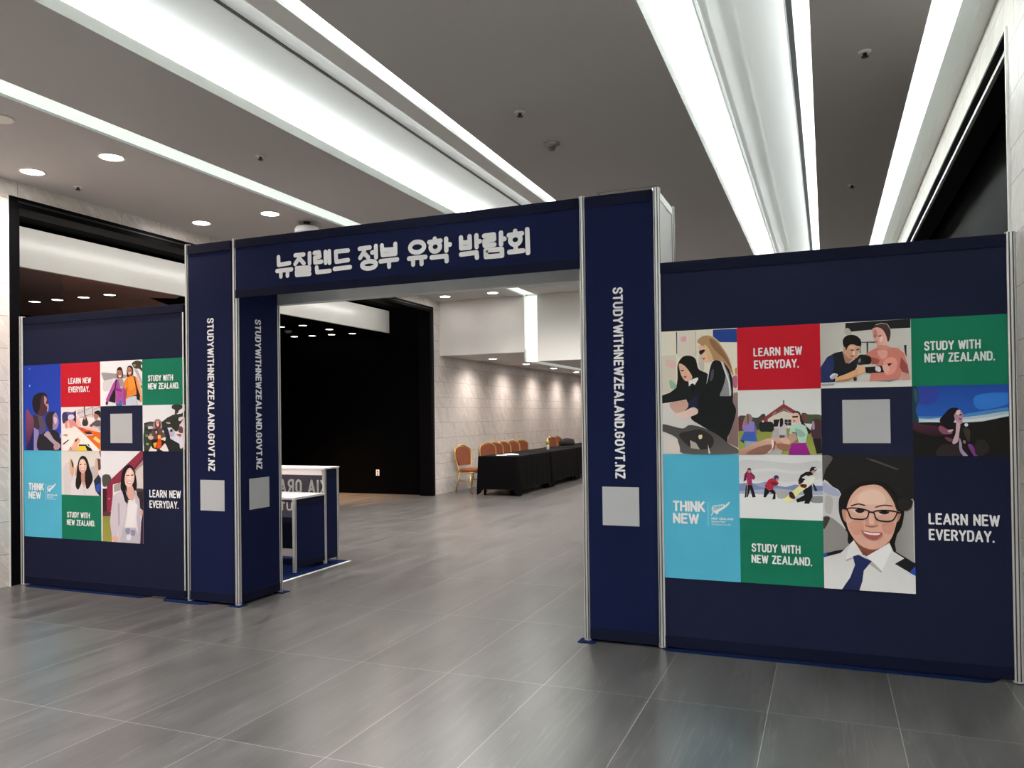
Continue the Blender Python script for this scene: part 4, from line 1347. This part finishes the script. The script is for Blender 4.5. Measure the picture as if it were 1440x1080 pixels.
bm = MB(); box(bm, -6.2, 5.90, .0005, -4.73, 7.03, .006); tag(obj('carpet_mat', bm, M_CARPET), 'blue carpet under the reception counter', 'carpet')
bm = MB(); box(bm, -4.728, 5.90, .0005, -4.690, 7.03, .004); tag(obj('floor_tape', bm, M_WHITE), 'white tape strip along the blue carpet edge by the counter', 'tape')

# ------------------------------------------------------------------ tables beyond the arch
M_CLOTH = mat('black_tablecloth', (0.0025, 0.0024, 0.0027), 0.7, bump=(120, 0.15), spec=0.05)
M_CLOTHTOP = M_CLOTH
def table(x0, y0, x1, y1, label, clabel, drop_front):
    t = thing('folding_table', label, 'table', ((x0+x1)/2, (y0+y1)/2, 0), group='covered tables')
    a, b = (x1-x0)/2 - .02, (y1-y0)/2 - .02
    bm = MB(); box(bm, -a, -b, .715, a, b, .742); obj('tabletop', bm, mat('table_wood', (.12, .09, .07), .6), t)
    for sx in (-1, 1):
        for sy__ in (-1, 1):
            bm = MB(); box(bm, sx*(a-.06)-.018, sy__*(b-.10)-.018, 0, sx*(a-.06)+.018, sy__*(b-.10)+.018, .715); obj('leg', bm, M_BLACK, t)
    # draped cloth: perimeter ring swept down with folds and flared corners
    bm = MB(); per = []
    def seg(xa, ya, xb, yb, n, nx, ny):
        for k in range(n): per.append((xa + (xb-xa)*k/n, ya + (yb-ya)*k/n, nx, ny, k / n))
    X0, X1, Y0_, Y1_ = -(x1-x0)/2, (x1-x0)/2, -(y1-y0)/2, (y1-y0)/2
    seg(X0, Y0_, X1, Y0_, 24, 0, -1); seg(X1, Y0_, X1, Y1_, 44, 1, 0); seg(X1, Y1_, X0, Y1_, 24, 0, 1); seg(X0, Y1_, X0, Y0_, 44, -1, 0)
    rings = []; L = [(0, .752), (.006, .748), (.012, .735), (.016, .55), (.022, .35), (.028, .12)]
    N = len(per)
    for j, (off, z) in enumerate(L):
        ring = []
        for k, (x, y, nx, ny, f) in enumerate(per):
            c = min(f, 1 - f); corner = max(0, 1 - c / .10)
            dn = max(0, (.735 - z) / .7)
            fold = .008 * math.sin(k * 0.9) * dn + .006 * math.sin(k * 2.3 + 1) * dn
            pnx, pny, _f = per[k-1][2], per[k-1][3], 0
            dx, dy = nx, ny
            if f < .06: dx, dy = (nx + pnx) * .7, (ny + pny) * .7
            o_ = (off + fold) * (0.35 if ny else 1) + corner * .035 * dn * (0 if (ny and abs(dx) < .1) else 1)
            zz = z
            if j == len(L) - 1:
                zz = z - .112 * corner ** .6 if corner > 0 else z
                if ny != 0: zz = max(zz, .008)
                zz = max(zz, .008)
            ring.append(bm.verts.new((x + dx * o_, y + dy * o_, zz)))
        rings.append(ring)
    for A, B in zip(rings, rings[1:]):
        for k in range(N):
            f = bm.faces.new((A[k], B[k], B[(k+1)%N], A[(k+1)%N])); f.smooth = True
    bm.faces.new(rings[0])
    o = obj('tablecloth', bm, M_CLOTH, loc=((x0+x1)/2, (y0+y1)/2, 0)); tag(o, clabel, 'tablecloth', 'black tablecloths')
    return t
table(-6.2, 13.62, -5.40, 15.44, 'table under black cloth, nearest of the row beyond the arch', 'black cloth on the nearest table of the row, under the papers', True)
table(-6.22, 15.56, -5.42, 17.38, 'second table under black cloth, with the bottle on it', 'black cloth on the second table of the row, under the bottle', True)
table(-6.26, 17.50, -5.46, 19.30, 'third table under black cloth, farthest before the right pillar', 'black cloth on the third table, partly behind the right pillar', True)
table(-6.28, 19.42, -5.48, 21.2, 'fourth table under black cloth, mostly behind the right pillar', 'black cloth on the fourth table, mostly behind the right pillar', True)
# things on the tables
M_PAPR = mat('white_paper', (.85, .85, .86), .6)
random.seed(3)
pl = ['white sheet of paper at the left of the pile on the nearest table', 'white sheet of paper in the middle of the pile on the nearest table', 'white sheet of paper at the right of the pile, nearest the table edge', 'folded white sheet lying across the paper pile']
for k, (x, y, r) in enumerate(((-5.86, 13.98, .3), (-5.78, 14.12, -.2), (-5.66, 14.06, .5), (-5.80, 14.28, .9))):
    bm = MB(); 
    n = 5; g = [[bm.verts.new((-.105 + .21*i/n, -.15 + .3*j/n, .7535 + .0032*k)) for j in range(n+1)] for i in range(n+1)]
    for i in range(n):
        for j in range(n): bm.faces.new((g[i][j], g[i+1][j], g[i+1][j+1], g[i][j+1])).smooth = True
    o = obj('paper_sheet', bm, M_PAPR, loc=(x, y, 0)); o.rotation_euler = (0, 0, r)
    md = o.modifiers.new('solid', 'SOLIDIFY'); md.thickness = .002; md.offset = 1
    tag(o, pl[k], 'paper', 'papers on the nearest table')
t = thing('water_bottle', 'small clear plastic bottle with yellow green label on the second table', 'bottle', (-5.80, 16.5, .752))
bm = MB(); lathe(bm, [(.030, 0), (.034, .004), (.034, .10), (.033, .11), (.033, .175), (.014, .215), (.014, .225)], n=20); obj('bottle_body', bm, mat('clear_plastic', (.85, .86, .88), .25), t)
bm = MB(); lathe(bm, [(.0345, .105), (.0345, .185), (.028, .195)], n=20); obj('label_sleeve', bm, mat('label_green', lin('a8c832'), .5), t)
bm = MB(); lathe(bm, [(.016, .222), (.016, .245), (.012, .248)], n=16); obj('cap', bm, mat('cap_white', (.8, .82, .75), .5), t)
t = thing('phone', 'small black phone lying near the far edge of the nearest table', 'phone', (-6.06, 15.25, .752), .6)
bm = MB(); box(bm, -.04, -.08, 0, .04, .08, .012); obj('phone_body', bm, M_BLACK, t, bevel=.004)
bm = MB(); box(bm, -.036, -.072, .012, .036, .072, .0135); obj('screen', bm, mat('screen_glass', (.02, .02, .02), .1), t)
t = thing('shoulder_bag', 'black bag standing on the row of tables beside the farthest chair', 'bag', (-6.08, 18.75, .754), .5)
bm = MB()
rs = []
for z, a, b in ((0, .20, .075), (.04, .215, .085), (.09, .205, .075), (.13, .19, .05), (.15, .18, .03)):
    rs.append([bm.verts.new((a * math.cos(q) * (1.0 if abs(math.cos(q)) < .8 else .95), b * math.sin(q), z + .012 * math.sin(3*q) * (z > .1))) for q in [2*math.pi*k/20 for k in range(20)]])
for A, B in zip(rs, rs[1:]):
    for k in range(20): bm.faces.new((A[k], A[(k+1)%20], B[(k+1)%20], B[k])).smooth = True
bm.faces.new(rs[0][::-1]); bm.faces.new(rs[-1]); obj('bag_body', bm, mat('black_nylon', (.008, .008, .009), .7), t)
bm = MB(); tube(bm, [(-.10, -.02, .13), (-.09, -.03, .165), (0, -.035, .178), (.09, -.03, .165), (.10, -.02, .13)], .009); obj('handle', bm, mat('black_strap', (.012, .012, .013), .6), t)

# banquet chairs -----------------------------------------------------
M_GOLD = mat('gold_frame', (.72, .47, .14), .3, .8)
M_UPH = mat('rust_upholstery', lin('80442a'), .8, noise=(40, .15))
def chair(label):
    t = thing('banquet_chair', label, 'chair', group='banquet chairs')        # faces +x, seat 0.45
    # seat cushion
    bm = MB(); rs = []
    for z, s in ((.415, .96), (.43, 1.0), (.455, 1.0), (.475, .93), (.482, .75)):
        rs.append([bm.verts.new((.01 + s*.215*math.copysign(abs(math.cos(q))**.55, math.cos(q)), s*.205*math.copysign(abs(math.sin(q))**.55, math.sin(q)), z)) for q in [2*math.pi*k/28 for k in range(28)]])
    for A, B in zip(rs, rs[1:]):
        for k in range(28): bm.faces.new((A[k], A[(k+1)%28], B[(k+1)%28], B[k])).smooth = True
    bm.faces.new(rs[0][::-1]); bm.faces.new(rs[-1]); obj('seat', bm, M_UPH, t)
    # crown-shaped back outline in (y, z), leaning back
    def bx(z): return -.205 - (z - .42) * .16
    half = [(.165, .50), (.19, .60), (.205, .70), (.21, .80), (.195, .86), (.15, .885), (.10, .905), (.05, .93), (0, .935)]
    pts = half + [(-y, z) for y, z in half[-2::-1]]
    bm = MB()
    rng = []
    for d, s in ((-.02, .82), (-.014, .90), (.014, .90), (.024, .80)):
        rng.append([bm.verts.new((bx(z_) + d, y * s, z_)) for y, z in pts for z_ in [.535 + (z - .5) * .86]])
    N = len(pts)
    for A, B in zip(rng, rng[1:]):
        for k in range(N): bm.faces.new((A[k], A[(k+1)%N], B[(k+1)%N], B[k])).smooth = True
    bm.faces.new(rng[0][::-1]); bm.faces.new(rng[-1]); obj('backrest', bm, M_UPH, t)
    bm = MB(); tube(bm, [(-.195, .185, .40), (-.20, .17, .46)] + [(bx(z), y, z) for y, z in pts] + [(-.20, -.17, .46), (-.195, -.185, .40)], .0165, 8)
    obj('back_frame', bm, M_GOLD, t)
    bm = MB(); tube(bm, [(bx(.90), .05, .90), (bx(.90), .03, .875), (bx(.90), -.03, .875), (bx(.90), -.05, .90)], .008, 6); obj('handle_ring', bm, M_GOLD, t)
    bm = MB(); tube(bm, [(-.195, .185, .405), (.20, .185, .405), (.215, .17, .405), (.215, -.17, .405), (.20, -.185, .405), (-.195, -.185, .405)], .013, 8, closed=True); obj('seat_frame', bm, M_GOLD, t)
    for s in (-1, 1):
        bm = MB(); tube(bm, [(-.15, s*.185, .405), (-.20, s*.19, .2), (-.265, s*.195, .0)], .0125, 8); obj('leg', bm, M_GOLD, t)
        bm = MB(); tube(bm, [(.17, s*.185, .405), (.19, s*.19, .2), (.225, s*.195, .0)], .0125, 8); obj('leg', bm, M_GOLD, t)
        bm = MB(); tube(bm, [(-.19, s*.19, .235), (.19, s*.19, .235)], .009, 6); obj('stretcher', bm, M_GOLD, t)
    return t
ch = chair('gold framed rust chair standing alone at the near end of the black tables')
ch.location = (-6.60, 14.17, 0); ch.rotation_euler = (0, 0, -.42)
for x, y, r, l in ((-6.65, 15.47, -.55, 'gold framed rust chair, foremost of the cluster behind the papers'), (-6.66, 15.95, -.5, 'gold framed rust chair, second in the cluster behind the papers'),
                   (-6.66, 16.42, -.5, 'gold framed rust chair, rearmost of the cluster of three behind the tables'), (-6.66, 16.98, -.5, 'gold framed rust chair, single one right of the cluster of three'),
                   (-6.66, 17.6, -.45, 'gold framed rust chair, tallest looking one left of the bottle'), (-6.68, 19.95, -.35, 'gold framed rust chair beside the black bag'), (-6.69, 20.5, -.3, 'gold framed rust chair half hidden behind the chair by the black bag')):
    c = copy_tree(ch); c.location = (x, y, 0); c.rotation_euler = (0, 0, r); c['label'] = l
